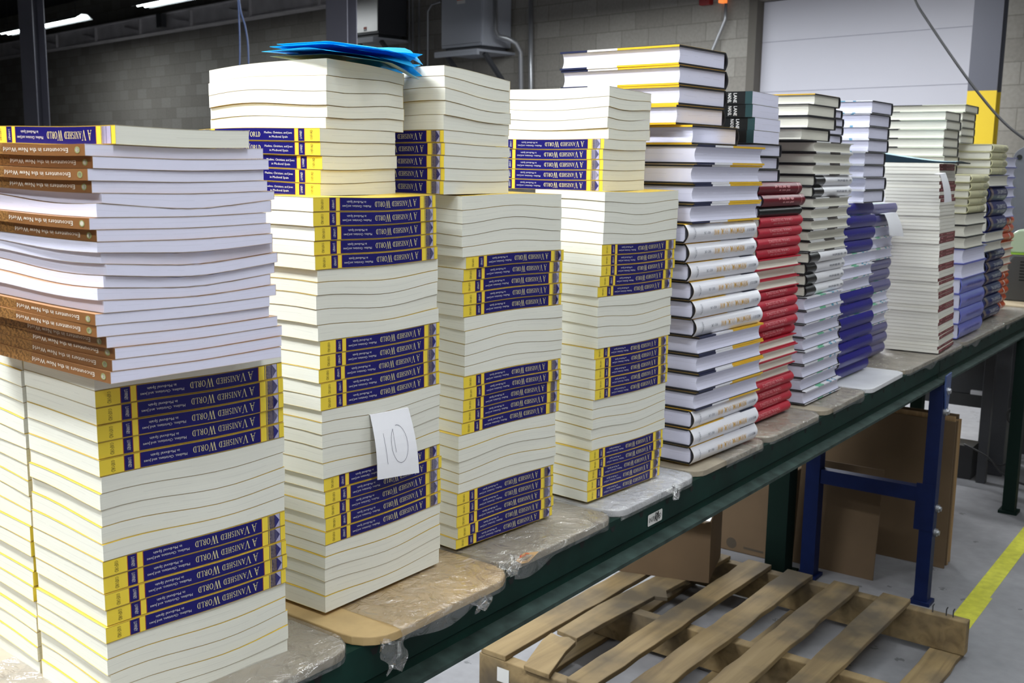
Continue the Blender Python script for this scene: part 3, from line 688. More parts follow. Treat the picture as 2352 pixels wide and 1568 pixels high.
M['plate_grey'] = P('machine_plate', (.105, .11, .13), .5, noise=.06, nscale=30)
M['machine_dark'] = P('machine_dark', (.030, .031, .034), .5)
M['printer_grey'] = P('printer_grey', (.055, .055, .055), .55)
M['lid_green'] = P('pale_green_lid', (.42, .52, .36), .3)
M['table_beige'] = P('beige_table_top', (.52, .42, .28), .5)
M['lime'] = P('lime_edge', (.30, .55, .05), .4)
M['leaf'] = P('green_tassel', (.06, .13, .03), .7)
M['label_white'] = P('label_white', (.70, .70, .68), .5)
M['ink_black'] = P('label_ink', (.012, .012, .012), .5)
M['kraft'] = P('kraft_tape', (.42, .25, .10), .6)
M['red_ink'] = P('red_ink', (.55, .06, .02), .5)
t = NT('clear_wrap'); nt = t.t; tr = t.new('ShaderNodeBsdfTransparent'); gl = t.new('ShaderNodeBsdfGlossy'); gl.inputs['Roughness'].default_value = .12; gl.inputs['Color'].default_value = (.95, .95, .95, 1)
tc = t.new('ShaderNodeTexCoord'); nz = t.new('ShaderNodeTexNoise', i_Scale=22.0, i_Detail=5.0, i_Distortion=1.5); t.l(tc.outputs['Object'], nz.inputs['Vector'])
bp = t.new('ShaderNodeBump', i_Strength=.9, i_Distance=.02); t.l(nz.outputs[0], bp.inputs['Height']); t.l(bp.outputs[0], gl.inputs['Normal'])
lw = t.new('ShaderNodeLayerWeight', i_Blend=.35); t.l(bp.outputs[0], lw.inputs['Normal'])
df = t.new('ShaderNodeBsdfDiffuse'); df.inputs[0].default_value = (.8, .8, .8, 1)
m1 = t.new('ShaderNodeMixShader'); t.l(t.math('MULTIPLY_ADD', lw.outputs['Fresnel'], .5, .13), m1.inputs[0]); t.l(tr.outputs[0], m1.inputs[1]); t.l(gl.outputs[0], m1.inputs[2])
m2 = t.new('ShaderNodeMixShader'); m2.inputs[0].default_value = .05; t.l(m1.outputs[0], m2.inputs[1]); t.l(df.outputs[0], m2.inputs[2])
t.l(m2.outputs[0], nt.nodes['Material Output'].inputs['Surface']); M['wrap'] = t.m

# ---------------------------------------------------------------- room shell
Mw = Matrix(((WD.x, WN.x, 0, WP0.x), (WD.y, WN.y, 0, WP0.y), (0, 0, 1, 0), (0, 0, 0, 1)))   # wall frame: s, offset towards the room, z
SA, SB, RZ, WTOP, DEEP = -8.0, 26.0, 4.75, 4.02, 19.0
def structure(mb, name, mats, **k): o = mb.build(name, mats, **k); o['kind'] = 'structure'; return o
def wallbox(mb, s0, s1, o0, o1, z0, z1, mi=0): mb.box(s0, s1, o0, o1, z0, z1, mi)
def wobj(o): o.matrix_world = Mw; return o
mb = MB(); mb.box(SA, SB, 0, DEEP, -.12, 0); wobj(structure(mb, 'floor', M['floor']))
mb = MB(); mb.box(SA, SB, 0, DEEP, RZ, RZ+.1); wobj(structure(mb, 'ceiling', M['ceiling']))
sd0, sd1 = wall_s(at_wall(2236, 150)) - .1, 0.0
zd = at_wall(1840, 5).z
mb = MB(); mb.box(SA, sd0, -.2, 0, 0, RZ); mb.box(sd1, SB, -.2, 0, 0, RZ); mb.box(sd0, sd1, -.2, 0, zd+.06, RZ)
wobj(structure(mb, 'wall_back', M['block']))
mb = MB(); mb.box(SA-.2, SA, -.2, DEEP, 0, RZ); wobj(structure(mb, 'wall_right', M['plain_wall']))
mb = MB(); mb.box(SB, SB+.2, -.2, DEEP, 0, RZ); wobj(structure(mb, 'wall_left', M['plain_wall']))
mb = MB(); mb.box(SA, SB, DEEP, DEEP+.2, 0, RZ); wobj(structure(mb, 'wall_front', M['plain_wall']))
# sectional door set back in its opening
j1, j2 = at_wall(1722, 212).z, at_wall(1722, 98).z; hp = j2-j1
mb = MB(); z = j1 - hp*math.floor(j1/hp) - hp
while z < zd+.06:
    a, b = max(z+.004, .01), min(z+hp-.004, zd+.05)
    if b > a: mb.box(sd0+.01, sd1-.07, -.13, -.09, a, b, 0); mb.box(sd0+.01, sd1-.07, -.13, -.096, b, min(b+.008, zd+.055), 1)
    z += hp
wobj(structure(mb, 'door_1', [M['door_panel'], M['door_gap']]))
mb = MB(); mb.box(sd1-.065, sd1+.035, -.17, .03, 0, zd+.06); mb.box(sd0, sd1+.035, -.17, .03, zd+.061, zd+.16); wobj(structure(mb, 'trim_1', M['jamb']))
mb = MB(); zt = at_wall(320, 60, .25).z
mb.box(sd1+3.2, SB-.05, .02, .26, zt-.17, zt-.15); mb.box(sd1+3.2, SB-.05, .22, .24, zt-.15, zt+.13); mb.box(sd1+3.2, SB-.05, .02, .30, zt+.13, zt+.15)
for i in range(11): s = sd1+3.6+2*i; mb.box(s, s+.05, .241, .29, zt-.15, zt+.12); mb.bar((s+.05, .26, zt-.10), (s+.7, .26, zt+.02), .03, .03)
o = wobj(structure(mb, 'trim_2', M['girder']))
mb = MB(); mb.box(3.36, 9.6, .728, .792, 0, .0012); mb.box(3.36, 3.83, .72, .786, 0, .0013)
structure(mb, 'trim_3', M['yellow_line'])

# ---------------------------------------------------------------- lamps: a row of twin-tube strip lights, plus unseen ones added for light
def strip_light(p, ln, label, power=0, group='ceiling strip lights', aim=True):
    e = empty('strip_light', p, BA, label, 'ceiling light', group)
    mb = MB(); mb.prism([(-.15, -.03), (-.05, .05), (.05, .05), (.15, -.03), (.145, -.035), (.045, .035), (-.045, .035), (-.145, -.035)], -ln/2, ln/2, 0, Matrix(((0, 0, 1, 0), (1, 0, 0, 0), (0, 1, 0, 0), (0, 0, 0, 1))))
    mb.build('housing', M['lamp_white'], e)
    for y in (-.06, .06):
        mb = MB(); mb.cyl((-ln/2+.03, y, -.012), (ln/2-.03, y, -.012), .019, 10); mb.build('tube', M['tube'], e)
    for x in (-ln*.35, ln*.35):
        mb = MB(); mb.cyl((x, 0, .04), (x, 0, RZ-p[2]), .005, 6); mb.build('hanger_rod', M['dark_metal'], e)
    if power:
        la = bpy.data.lights.new('strip_glow', 'AREA'); la.shape = 'RECTANGLE'; la.size = ln-.05; la.size_y = .24; la.energy = power; la.color = COOL
        lo = bpy.data.objects.new('strip_glow', la); lo.location = (0, 0, -.05); link(lo, e)
    return e
lz = 2.9 + TZ
def lamp_between(a, b, lab, power):
    A, B = at_z(*a, lz), at_z(*b, lz); return strip_light((A+B)/2, (A-B).length, lab, power)
lamp_between((10, 76), (70, 63.5), 'lit strip light left of the far left column', 35)
lamp_between((74, 62.7), (193, 38), 'lit strip light right of the far left column', 35)
lamp_between((322, 12), (500, -24), 'lit strip light at the top edge above the blue wires', 35)
for x, y, pw in ADDED_LAMPS:
    strip_light(Vector((x, y, LAMP_Z)), 2.4, 'added strip light out of view, lighting the stacks and room', pw)

# ---------------------------------------------------------------- steel columns and things on the far wall
def column(px0, px1, py, dep, label, split=None):
    a, b = at_d(px0, py, dep), at_d(px1, py, dep); c = (a+b)/2; w = (b-a).length*.98
    e = empty('steel_column', (c.x, c.y, 0), BA + math.pi/2, label, 'column', 'steel columns')
    def ibeam(z0, z1, name, mats):
        mb = MB(); d = .24
        mb.box(-d/2, -d/2+.018, -w/2, w/2, z0, z1, 0); mb.box(d/2-.018, d/2, -w/2, w/2, z0, z1, 0); mb.box(-d/2+.018, d/2-.018, -.012, .012, z0, z1, 1)
        return mb.build(name, mats, e)
    return e, w, ibeam
e, w, ib = column(2234, 2298, 150, 9.0, 'steel column, dark grey above and yellow below')
zs = at_d(2240, 209, 9.0).z
e.rotation_euler.z = BA + R_(90+14)
ib(zs, RZ-.01, 'grey_shaft', [M['col_grey'], M['col_grey']]); ib(0, zs-.001, 'yellow_shaft', [M['col_yellow'], M['col_yellow']])
e, w, ib = column(758, 812, 60, 11.5, 'dark steel column beside the wall cabinets'); e.rotation_euler.z = BA + R_(118)
ib(0, RZ-.01, 'shaft', [M['col_light'], M['col_grey']])
e, w, ib = column(61, 100, 180, 15.0, 'dark steel column at the far left under the strip lights'); e.rotation_euler.z = BA + R_(118)
ib(0, RZ-.01, 'shaft', [M['col_light'], M['col_grey']])
mb = MB(); p = e.location; mb.box(-.05, .05, -.17, -.125, 1.55, 1.95); mb.build('switch_box', M['dark_metal'], e)

def wall_cabinet(pxl, pxr, pyb, off, height, dep_w, label, mats, sticker):
    a, b = at_wall(pxl, pyb, off), at_wall(pxr, pyb, off); s0, s1 = wall_s(b), wall_s(a); z = (a.z+b.z)/2
    p = wall_pt((s0+s1)/2, z, 0); w = s1-s0
    e = empty('wall_cabinet', p, BA, label, 'electrical cabinet', 'electrical cabinets on the far wall')
    mb = MB(); mb.box(-w/2, w/2, off-dep_w, off, 0.02, height); bevel(mb.build('body', mats[0], e), .01)
    mb = MB(); mb.box(-w/2+.015, w/2-.015, off+.0005, off+.012, .06, height-.02); mb.build('front_panel', mats[1], e)
    mb = MB(); mb.box(-w/2+.05, w/2-.05, off-dep_w+.05, off-.03, -.03, .019); mb.build('base', M['dark_metal'], e)
    mb = MB(); mb.box(-w/2-.03, w/2, .001, off+.12, -.06, -.031); mb.box(-w/2-.03, w/2, off+.08, off+.12, -.10, -.061); mb.build('shelf', M['cabinet_grey'], e)
    for x in (-w/2+.02, w/2-.05): mb = MB(); mb.bar((x, off*.9, -.07), (x, .02, -.55), .05, .05); mb.build('brace', M['dark_metal'], e)
    if sticker:
        sx, sz, sw, sh = sticker
        mb = MB(); mb.box(sx-sw/2, sx+sw/2, off+.0125, off+.014, sz, sz+sh, 0); mb.box(sx-sw/2, sx+sw/2, off+.0125, off+.014, sz-sh*.9, sz-.002, 1)
        mb.build('warning_sticker', [M['sticker_orange'], M['label_white']], e)
    return e, w
wall_cabinet(1014, 1108, 112, .55, 1.3, .5, 'grey electrical cabinet on a wall bracket above the cream stack', (M['cabinet_grey'], M['cabinet_grey']), (0, .60, .16, .05))
wall_cabinet(812, 870, 84, .55, 1.4, .5, 'steel electrical cabinet on the wall beside the dark column', (M['dark_metal'], M['cabinet_steel']), (0, .10, .07, .03))
def wall_pipe(pts, r, label, off=.09, mat='conduit'):
    ps = [at_wall(*q, off[i] if isinstance(off, list) else off) for i, q in enumerate(pts)]
    mb = MB(); mb.tube(ps, r, 10); o = mb.build('conduit_pipe', M[mat], None, True)
    c = ps[0]; 
    return tag(o, label, 'pipe', 'conduits on the far wall')
wall_pipe([(940, -60), (941, 420)], .016, 'thin conduit left of the pair beside the dark cabinet')
wall_pipe([(948, -60), (949, 420)], .016, 'second thin conduit of the pair beside the dark cabinet')
wall_pipe([(963, -60), (962, 420)], .014, 'single thin conduit midway between the two wall cabinets')
wall_pipe([(1012, 4), (992, 10), (983, 26), (981, 420)], .016, 'conduit bending left out of the grey cabinet')
wall_pipe([(1219, -60), (1220, 420)], .030, 'thick straight conduit right of the grey cabinet')
wall_pipe([(1137, -40), (1138, 70), (1145, 84), (1165, 88), (1185, 98), (1196, 120), (1199, 420)], .030, 'bent conduit under the grey cabinet side', [.46, .46, .46, .40, .30, .20, .12])
wall_pipe([(1667, 8), (1666, 45), (1636, 116), (1632, 420)], .018, 'bent conduit below the red alarm', .06)
p = at_wall(1627, 2, .0); e = empty('fire_alarm', p, BA, 'dark red fire alarm high on the block wall', 'alarm')
mb = MB(); mb.box(-.07, .07, .001, .08, -.05, .12); bevel(mb.build('housing', M['alarm_red'], e), .01)
mb = MB(); mb.cyl((0, .08, .04), (0, .1, .04), .045, 14); mb.build('sounder', M['alarm_red'], e)
p = at_wall(1665, 1, .0); e = empty('beacon_lamp', p, BA, 'small amber lamp at the conduit top', 'lamp')
mb = MB(); mb.box(-.035, .035, .001, .07, .01, .1); mb.build('housing', M['black_rubber'], e)
mb = MB(); mb.box(-.032, .032, .002, .072, -.03, .009); mb.build('lens', M['amber'], e)
p = at_wall(411, 52, .0); mb = MB(); mb.box(-.1, .1, .301, .40, -.12, .12); o = mb.build('speaker_box', M['dark_metal'], None, False, p); o.rotation_euler.z = BA
tag(o, 'small dark box hanging at the far girder', 'speaker')
# cords
def cord(name, pts, r, mat, label, cat):
    mb = MB(); P3 = [Vector(p) for p in pts]; out = []
    for i in range(len(P3)-1):
        p0, p1, p2, p3 = P3[max(i-1, 0)], P3[i], P3[i+1], P3[min(i+2, len(P3)-1)]
        for k in range(6):
            u = k/6; out.append(.5*((2*p1)+(p2-p0)*u+(2*p0-5*p1+4*p2-p3)*u*u+(3*p1-p0-3*p2+p3)*u**3))
    out.append(P3[-1]); mb.tube(out, r, 8); return tag(mb.build(name, M[mat], None, True), label, cat)
cord('ceiling_wire', [at_d(545, -40, 6), at_d(549, 40, 6), at_d(551, 120, 6), at_d(548, 220, 6)], .005, 'blue_cord', 'straight blue cord hanging behind the topmost pages', 'cord')
cord('ceiling_wire', [at_d(543, -60, 6), at_d(552, 20, 6), at_d(563, 60, 6), at_d(570, 110, 6), at_d(572, 220, 6)], .005, 'blue_cord', 'slanting blue cord right of the straight one', 'cord')
cord('hanging_cable', [at_d(2085, -60, 6.2), at_d(2102, 0, 6.1), at_d(2132, 50, 6.0), at_d(2200, 150, 5.8), at_d(2250, 217, 5.7), at_d(2300, 275, 5.6), at_d(2352, 318, 5.5), at_d(2440, 372, 5.4)], .007, 'black_rubber', 'black cable sagging across the yellow column', 'cable')

# ---------------------------------------------------------------- the long green table
e = empty('steel_work_table', (3.64, .91, 0), 0, 'long dark green steel table of rack beams carrying all book stacks', 'table')
ox, oy = 3.64, .91
def beam(x0, x1, nm):
    pf = [(.0, -.018), (.0, -.068), (.006, -.074), (.004, -.086), (-.024, -.090), (-.024, -.097), (.03, -.097), (.03, -.018)]
    mb = MB(); vs = [(x, y, z+TZ) for x in (x0-ox, x1-ox) for y, z in pf]; n = len(pf)
    fs = [(i, (i+1) % n, n+(i+1) % n, n+i) for i in range(n)] + [tuple(range(n)), tuple(range(n, 2*n))[::-1]]
    mi = [0]*n + [0, 0]; mi[3] = 1; mi[4] = 1
    mb.add(vs, fs, mi); x = x0+.06
    while x < x1-.05:
        mb.add([(x-ox-.006, -.0006, TZ-.027), (x-ox+.010, -.0006, TZ-.027), (x-ox+.007, -.0006, TZ-.037), (x-ox-.001, -.0006, TZ-.037)], [(0, 1, 2, 3)], 2); x += .1
    return mb.build(nm, [M['green_steel'], M['worn_steel'], M['slot_dark']], e)
beam(-.7, 3.652, 'front_beam'); beam(3.656, 5.2, 'front_beam')
mb = MB(); mb.box(-.7-ox, 5.2-ox, .44, .48, TZ-.11, TZ-.018); mb.build('rear_beam', M['green_steel'], e)
mb = MB(); mb.box(-.7-ox, 5.2-ox, .032, .438, TZ-.034, TZ-.018); mb.build('deck', M['mdf'], e)
def leg(x, y, w=.055, mat='blue_steel', zt=-.1):
    mb = MB(); mb.box(x-ox-w/2, x-ox+w/2, y-oy-w/2, y-oy+w/2, .012, TZ+zt); mb.box(x-ox-w*.75, x-ox+w*.75, y-oy-w*.75, y-oy+w*.75, 0, .012); return mb.build('leg', M[mat], e)
leg(3.645, .905, .044); leg(3.64, 1.30, .05); leg(3.60, 1.40, .075, 'dark_green'); leg(-.4, .945); leg(-.4, 1.30); leg(4.89, .885, .05, 'dark_green'); leg(4.89, 1.3, .05, 'dark_green')
mb = MB(); mb.box(3.622-ox, 3.66-ox, .929-oy, 1.274-oy, TZ-.505, TZ-.455); mb.build('cross_brace', M['blue_steel'], e)
mb = MB(); mb.box(3.620-ox, 3.6225-ox, .890-oy, .945-oy, TZ-.60, TZ-.44); mb.build('brace_gusset', M['blue_steel'], e)
# hanging bracket plate with its bolts, on the outer side of the front leg
bx = Vector((3.650, 0, 0)); za, zb_, zc = at_y(2167, 866, .88).z, at_y(2167, 905, .88).z, at_y(2167, 950, .88).z
mb = MB(); mb.prism([(-.052, za), (.052, za+.004), (.050, zb_+.005), (.024, zc), (-.010, zc), (-.050, zb_+.02)], 0, .006, 0, Matrix(((.62, 0, 0, bx.x-ox), (0, 0, 1, -.034), (0, 1, 0, 0), (0, 0, 0, 1))))
bevel(mb.build('bracket_plate', M['blue_plate'], e), .002)
for px, py in ((2175, 897), (2174, 943), (2158, 1163), (2155, 1216)):
    q = at_y(px, py, .88); q.x = 3.650; mb = MB(); mb.cyl((q.x-ox, -.034, q.z), (q.x-ox, -.043, q.z), .009, 6); mb.cyl((q.x-ox, -.026, q.z), (q.x-ox, -.0365, q.z), .013, 14); mb.build('bolt', M['zinc'], e)
# inspection sticker on the beam: the middle letters are scribbled over
mb = MB(); sx0, sx1, z0, z1 = 1.687-ox, 1.742-ox, TZ-.062, TZ-.040; y = -.0012
def rrect(x0, x1, z0, z1, r, n=4):
    out = []
    for cx, cz, a in ((x1-r, z1-r, 0), (x0+r, z1-r, 90), (x0+r, z0+r, 180), (x1-r, z0+r, 270)):
        for i in range(n+1): out.append((cx+r*math.cos(R_(a+90*i/n)), cz+r*math.sin(R_(a+90*i/n))))
    return out
q = rrect(sx0, sx1, z0, z1, .003); mb.add([(a, y, b) for a, b in q], [tuple(range(len(q)))], 0)
for tx, a0, a1 in (('INSP', .06, .45), ('ED', .76, .93)):
    vs, fs, w = font2d(tx); mb.add([(sx0+(sx1-sx0)*(a0+(a1-a0)*vx/w), y-.0004, z0+.0065+.0095*vy) for vx, vy in vs], fs, 1)
def stroke2(mb, pts, w, f, mi):
    for (x0, y0), (x1, y1) in zip(pts[:-1], pts[1:]):
        d = math.hypot(x1-x0, y1-y0) or 1; nx, ny = -(y1-y0)/d*w/2, (x1-x0)/d*w/2
        mb.add([f(x0+nx, y0+ny), f(x1+nx, y1+ny), f(x1-nx, y1-ny), f(x0-nx, y0-ny)], [(0, 1, 2, 3)], mi)
scr = [[(.46, .2), (.52, .95), (.62, .75), (.50, .5), (.64, .1)], [(.60, .15), (.69, .98), (.76, .2)], [(.57, .45), (.78, .55)], [(.48, .35), (.66, .88), (.62, .2)]]
for s in scr: stroke2(mb, s, .035, lambda a, b: (sx0+(sx1-sx0)*a, y-.0008, z0+(z1-z0)*b), 1)
mb.build('inspection_sticker', [M['label_white'], M['ink_black']], e)

# ---------------------------------------------------------------- boards in plastic wrap, one under each stack
def board(x0, x1, y0, y1, yaw, label, mat='mdf', wrap=True, zoff=0.0, rad=.03, seed=0, bare=None):
    rn = random.Random(seed); cx, cyy = (x0+x1)/2, (y0+y1)/2; w, d = x1-x0, y1-y0
    e = empty('book_board', (cx, cyy, TZ-.0175), R_(yaw), label, 'board', 'fibreboard sheets under the stacks')
    mb = MB(); mb.prism(rrect(-w/2, w/2, -d/2, d/2, rad, 5), 0, .0125); bevel(mb.build('panel', M[mat], e), .0015)
    if wrap:
        a0 = -w/2-.002 if bare is None else -w/2+bare
        N, K = 44, 26; grid = []
        for i in range(N+1):
            u = a0 + (w/2+.003-a0)*i/N; row = []
            for k in range(K+1):
                f = k/K
                if f < .72: yv, zv = d/2*.2 - (d/2*.2+d/2+.001)*f/.72, .0132 + .0008*math.sin(u*60+f*9+seed) + rn.random()*.0012
                else: g = (f-.72)/.28; yv, zv = -d/2-.0016-.004*math.sin(g*3)*abs(math.sin(u*31+seed)), .0132 - g*(.017+.016*max(0, math.sin(u*23+seed*2))*max(0, math.sin(u*7+seed)))
                # follow the rounded corners
                ed = min(u+w/2, w/2-u)
                if ed < rad and k/K >= .5: yv = max(yv, -d/2 + rad - math.sqrt(max(0, rad**2-(rad-max(ed, 0))**2)) - .0016)
                row.append((u, yv, zv))
            grid.append(row)
        mb = MB(); mb.sheet(grid); mb.build('plastic_wrap', M['wrap'], e, True)
    return e
by = .905
BD = [(.40, .925, -1.5, 'plastic-wrapped board under the leftmost stack', 'mdf', True, None), (.935, 1.248, -1.0, 'half unwrapped tan board under the stack with the 10 sign', 'mdf_tan', True, .055),
      (1.258, 1.565, -1.2, 'plastic-wrapped board right of the tan one', 'mdf', True, None), (1.575, 1.880, -.5, 'white laminate board left of the handbooks', 'board_white', True, None),
      (1.890, 2.222, -1, 'worn board under the white handbook stack', 'mdf', True, .12), (2.232, 2.562, -.8, 'plastic-wrapped board under the red books', 'mdf', True, None),
      (2.572, 2.905, .4, 'plastic-wrapped board under the green-marked books', 'mdf', True, .05), (2.915, 3.258, 1.0, 'bare white board under the navy spines', 'board_white', False, None),
      (3.268, 3.94, 0, 'wide wrapped board under the purple and maroon stacks', 'mdf', True, None), (3.95, 4.60, 0, 'wrapped board under the periwinkle stack', 'mdf', True, None), (4.61, 5.15, -.5, 'last wrapped board at the far end', 'mdf', True, None)]
for i, (a, b, yw, lab, mt, wr, bare) in enumerate(BD):
    yy = .885 if i == 1 else by
    be = board(a, b, yy, 1.40, yw, lab, mt, wr, 0, .035 if i != 1 else .05, i, bare)
    if i == 2:    # kraft tape scrap with a red mark on the board's front left corner
        w = b-a; mb = MB(); q = [(-w/2+.02, -.246, .0147), (-w/2+.055, -.236, .0150), (-w/2+.075, -.250, .0146), (-w/2+.045, -.2515, .006), (-w/2+.028, -.2515, .009)]
        mb.add(q, [(0, 1, 2, 3, 4)], 0); f = lambda a_, b_: (-w/2+.03+.03*a_, -.2455+.007*b_, .0155)
        stroke2(mb, [(.5, 1), (.2, .5), (.2, .1), (.5, 0), (.6, .4), (.25, .45)], .10, f, 1); stroke2(mb, [(.8, .9), (.85, .1)], .1, f, 1)
        mb.build('kraft_tape', [M['kraft'], M['red_ink']], be)
def tatter(px, py, w, h, label, seed):
    rn = random.Random(seed); c = at_y(px, py, .892); grid = []
    for i in range(9):
        r = []
        for k in range(9):
            u, v = i/8-.5, k/8; r.append(Vector((u*w*(1-.45*v) + .006*math.sin(v*9+seed+i), -.012*math.sin(v*2.4)-.004*math.sin(i*1.7+v*6+seed), -v*h + .004*math.sin(i*2.1+seed))))
        grid.append(r)
    mb = MB(); mb.sheet(grid); o = mb.build('plastic_scrap', M['wrap'], None, True, c); return tag(o, label, 'plastic wrap', 'loose plastic wrap scraps')
tatter(895, 1462, .055, .045, 'crumpled plastic scrap hanging below the tan board corner', 1)
tatter(1095, 1362, .05, .022, 'small plastic scrap hanging below the tan board front', 2)
tatter(1165, 1284, .05, .022, 'bright plastic scrap by the red-marked tape', 3)
tatter(1543, 1116, .035, .022, 'plastic scrap hanging below the white board', 4)

# ---------------------------------------------------------------- loose papers
def curved_sheet(name, c, w, d, yaw, f, mats, label, cat, group=None, n=14, th=.0004):
    g = [[Vector((w*(i/n-.5), d*(k/n-.5), f(i/n, k/n))) for k in range(n+1)] for i in range(n+1)]
    mb = MB(); mb.sheet(g, 0); mb.sheet([[p-Vector((0, 0, th)) for p in r] for r in g], min(1, len(mats)-1))
    nn = n+1
    o = mb.build(name, mats, None, True, c); o.rotation_euler.z = R_(yaw); return tag(o, label, cat, group)
zt = TZ + 40*t_
labs = ['topmost sheet of the blue papers on the 10-sign stack', 'second sheet of the blue papers, corner turned up', 'third sheet of the blue papers, edge fanned out', 'fourth sheet of the blue papers, curling right', 'fifth sheet of the blue papers', 'lowest sheet of the blue papers, pale underside showing']
for i in range(6):
    def f(u, v, i=i): return .003*(5-i) + .002 - (.034-.004*i)*max(0, u-.5)**1.5*(1.1-v) - .03*max(0, .34-v)**1.5 + .022*max(0, u-.6)*math.sin(7*v+i*2.1)*1.6 + .003*math.sin(4*v+i*1.3)*u
    curved_sheet('blue_paper', Vector((1.118+.005*i*(-1)**i + (.03 if i == 5 else 0), 1.093+.003*i, zt+.003)), .158, .130+.010*(i % 2), (4+3*i*(-1)**i) if i < 5 else 6, f, [M['paper_blue'], M['paper_pale'] if i == 5 else M['paper_blue']], labs[i], 'paper', 'blue papers on the 10-sign stack', 12)
# the 10 sign: a folded card tucked between two books
def hang_card(name, quad, yv, label, cat, marks=None, group=None):
    P4 = [at_y(px, py, y_) for (px, py), y_ in zip(quad, yv)]; c = P4[0]; n = 8; g = []
    for i in range(n+1):
        r = []
        for k in range(n+1):
            u, v = i/n, k/n; a = P4[0].lerp(P4[1], u); b = P4[3].lerp(P4[2], u); p = a.lerp(b, v); r.append(p - c + Vector((0, -.004*math.sin(v*math.pi), 0)))
        g.append(r)
    mb = MB(); mb.sheet(g, 0); mb.sheet([[p+Vector((.0002, .0005, 0)) for p in r] for r in g], 0)
    # the tab tucked in between the books
    mb.sheet([[g[i][0], g[i][0]+Vector((.002, .02, .0002))] for i in range(n+1)], 0)
    if marks:
        def f(u, v):
            a = P4[0].lerp(P4[1], u); b = P4[3].lerp(P4[2], u); p = a.lerp(b, v)-c; return p + Vector((-.0003, -.0008-.004*math.sin(v*math.pi), 0))
        for s in marks: stroke2(mb, s, .0065, f, 1)
    return tag(mb.build(name, [M['paper_white'], M['pencil']], None, False, c), label, cat, group)
ten = [[(.22, .30), (.235, .55), (.25, .78)], [(.50+.20*math.cos(R_(a))+.08, .50+.29*math.sin(R_(a))) for a in range(-100, 250, 14)] + [(.47, .62)]]
hang_card('number_card', [(850, 953), (938, 936), (963, 1085), (867, 1102)], [.988, .988, .968, .968], 'white card with a handwritten 10 on the second front stack', 'sign', ten)
hang_card('paper_slip', [(2032, 492), (2059, 488), (2076, 543), (2043, 540)], [1.040, 1.040, 1.02, 1.02], 'white paper slip hanging from the purple spine stack', 'paper slip')
hang_card('paper_slip', [(2159, 400), (2172, 397), (2186, 462), (2169, 466)], [.914, .914, .900, .900], 'narrow white slip on the maroon-labelled stack', 'paper slip')
zi = TZ + sum(r[0] for r in ri)*ti
def folder():
    w, d, n = .24, .255, 12; h = lambda u, v: .007 + .036*max(0, v-.18)**1.25 + .002*math.sin(u*5)
    top = [[Vector((w*(i/n-.5), d*(k/n-.5), h(i/n, k/n))) for k in range(n+1)] for i in range(n+1)]
    mb = MB(); mb.sheet(top, 1)
    ring = [top[i][0] for i in range(n+1)] + [top[n][k] for k in range(1, n+1)] + [top[i][n] for i in range(n-1, -1, -1)] + [top[0][k] for k in range(n-1, 0, -1)]
    lid = [Vector((p.x, p.y, p.z-.004)) for p in ring]; bot = [Vector((p.x, p.y, .0025)) for p in ring]; N = len(ring)
    for A, B, mi in ((ring, lid, 0), (lid, bot, 0)):
        mb.add(A+B, [(i, (i+1) % N, N+(i+1) % N, N+i) for i in range(N)], mi)
    mb.add(bot, [tuple(range(N))], 0)
    o = mb.build('paper_folder', [M['teal_dark'], M['teal_light']], None, False, Vector((3.742, 1.038, zi))); o.rotation_euler.z = R_(3)
    tag(o, 'dark teal folder lying on the maroon-labelled stack', 'folder')
folder()

# ---------------------------------------------------------------- pallet and cartons under the table
def pallet():
    e = empty('wooden_pallet', (2.76, 1.19, 0), R_(-1.0), 'broken wooden pallet on the floor under the table', 'pallet')
    X, Y = .55, .505
    rn = random.Random(5)
    def plank(nm, x0, x1, y0, y1, z0, z1, dz=0, poly=None):
        mb = MB()
        if poly: mb.prism(poly, z0, z1)
        else:
            n = 14; a = [(x0+(x1-x0)*i/n, y0+rn.uniform(-.003, .003)) for i in range(n+1)]; b = [(x0+(x1-x0)*i/n, y1+rn.uniform(-.003, .003)) for i in range(n+1)][::-1]
            mb.prism(a+b, z0, z1)
        o = bevel(mb.build(nm, M['wood'], e), .002); return o
    def stringer(x):
        n = 10; mb = MB()
        mb.box(x-.019, x+.019, -Y, Y, .016, .122); return bevel(mb.build('stringer', M['wood'], e), .003)
    for x in (-X+.02, -.03, X-.02): stringer(x)
    for y in (.455, .175, .03, -.125, -.285): plank('top_board', -X, X, y-.042, y+.042, .1225, .138)
    # the snapped board
    plank('broken_board', 0, 0, 0, 0, .1240, .138, 0, [(-.335, .325), (-.325, .400), (-.10, .405), (.15, .390), (.54, .365), (.54, .275), (.24, .292), (.13, .298), (.085, .268), (.07, .305), (-.20, .322)])
    plank('broken_board', 0, 0, 0, 0, .1225, .1365, 0, [(-.56, .262), (-.56, .345), (-.40, .398), (-.345, .405), (-.352, .372), (-.338, .350), (-.350, .318), (-.42, .305)])
    for y in (.45, .0, -.45): plank('bottom_board', -X, X, y-.045, y+.045, 0, .0155)
    mb = MB(); mb.box(-X-.0012, -X-.0002, .40, .44, .06, .10); mb.build('paper_tag', M['label_white'], e)
    for y in (-.44, -.46, -.40):
        mb = MB(); mb.tube([(X-.02, y, .12), (X-.02, y, .142), (X-.022, y-.004, .150)], .0018, 6); mb.build('nail', M['dark_metal'], e)
    return e
pallet()
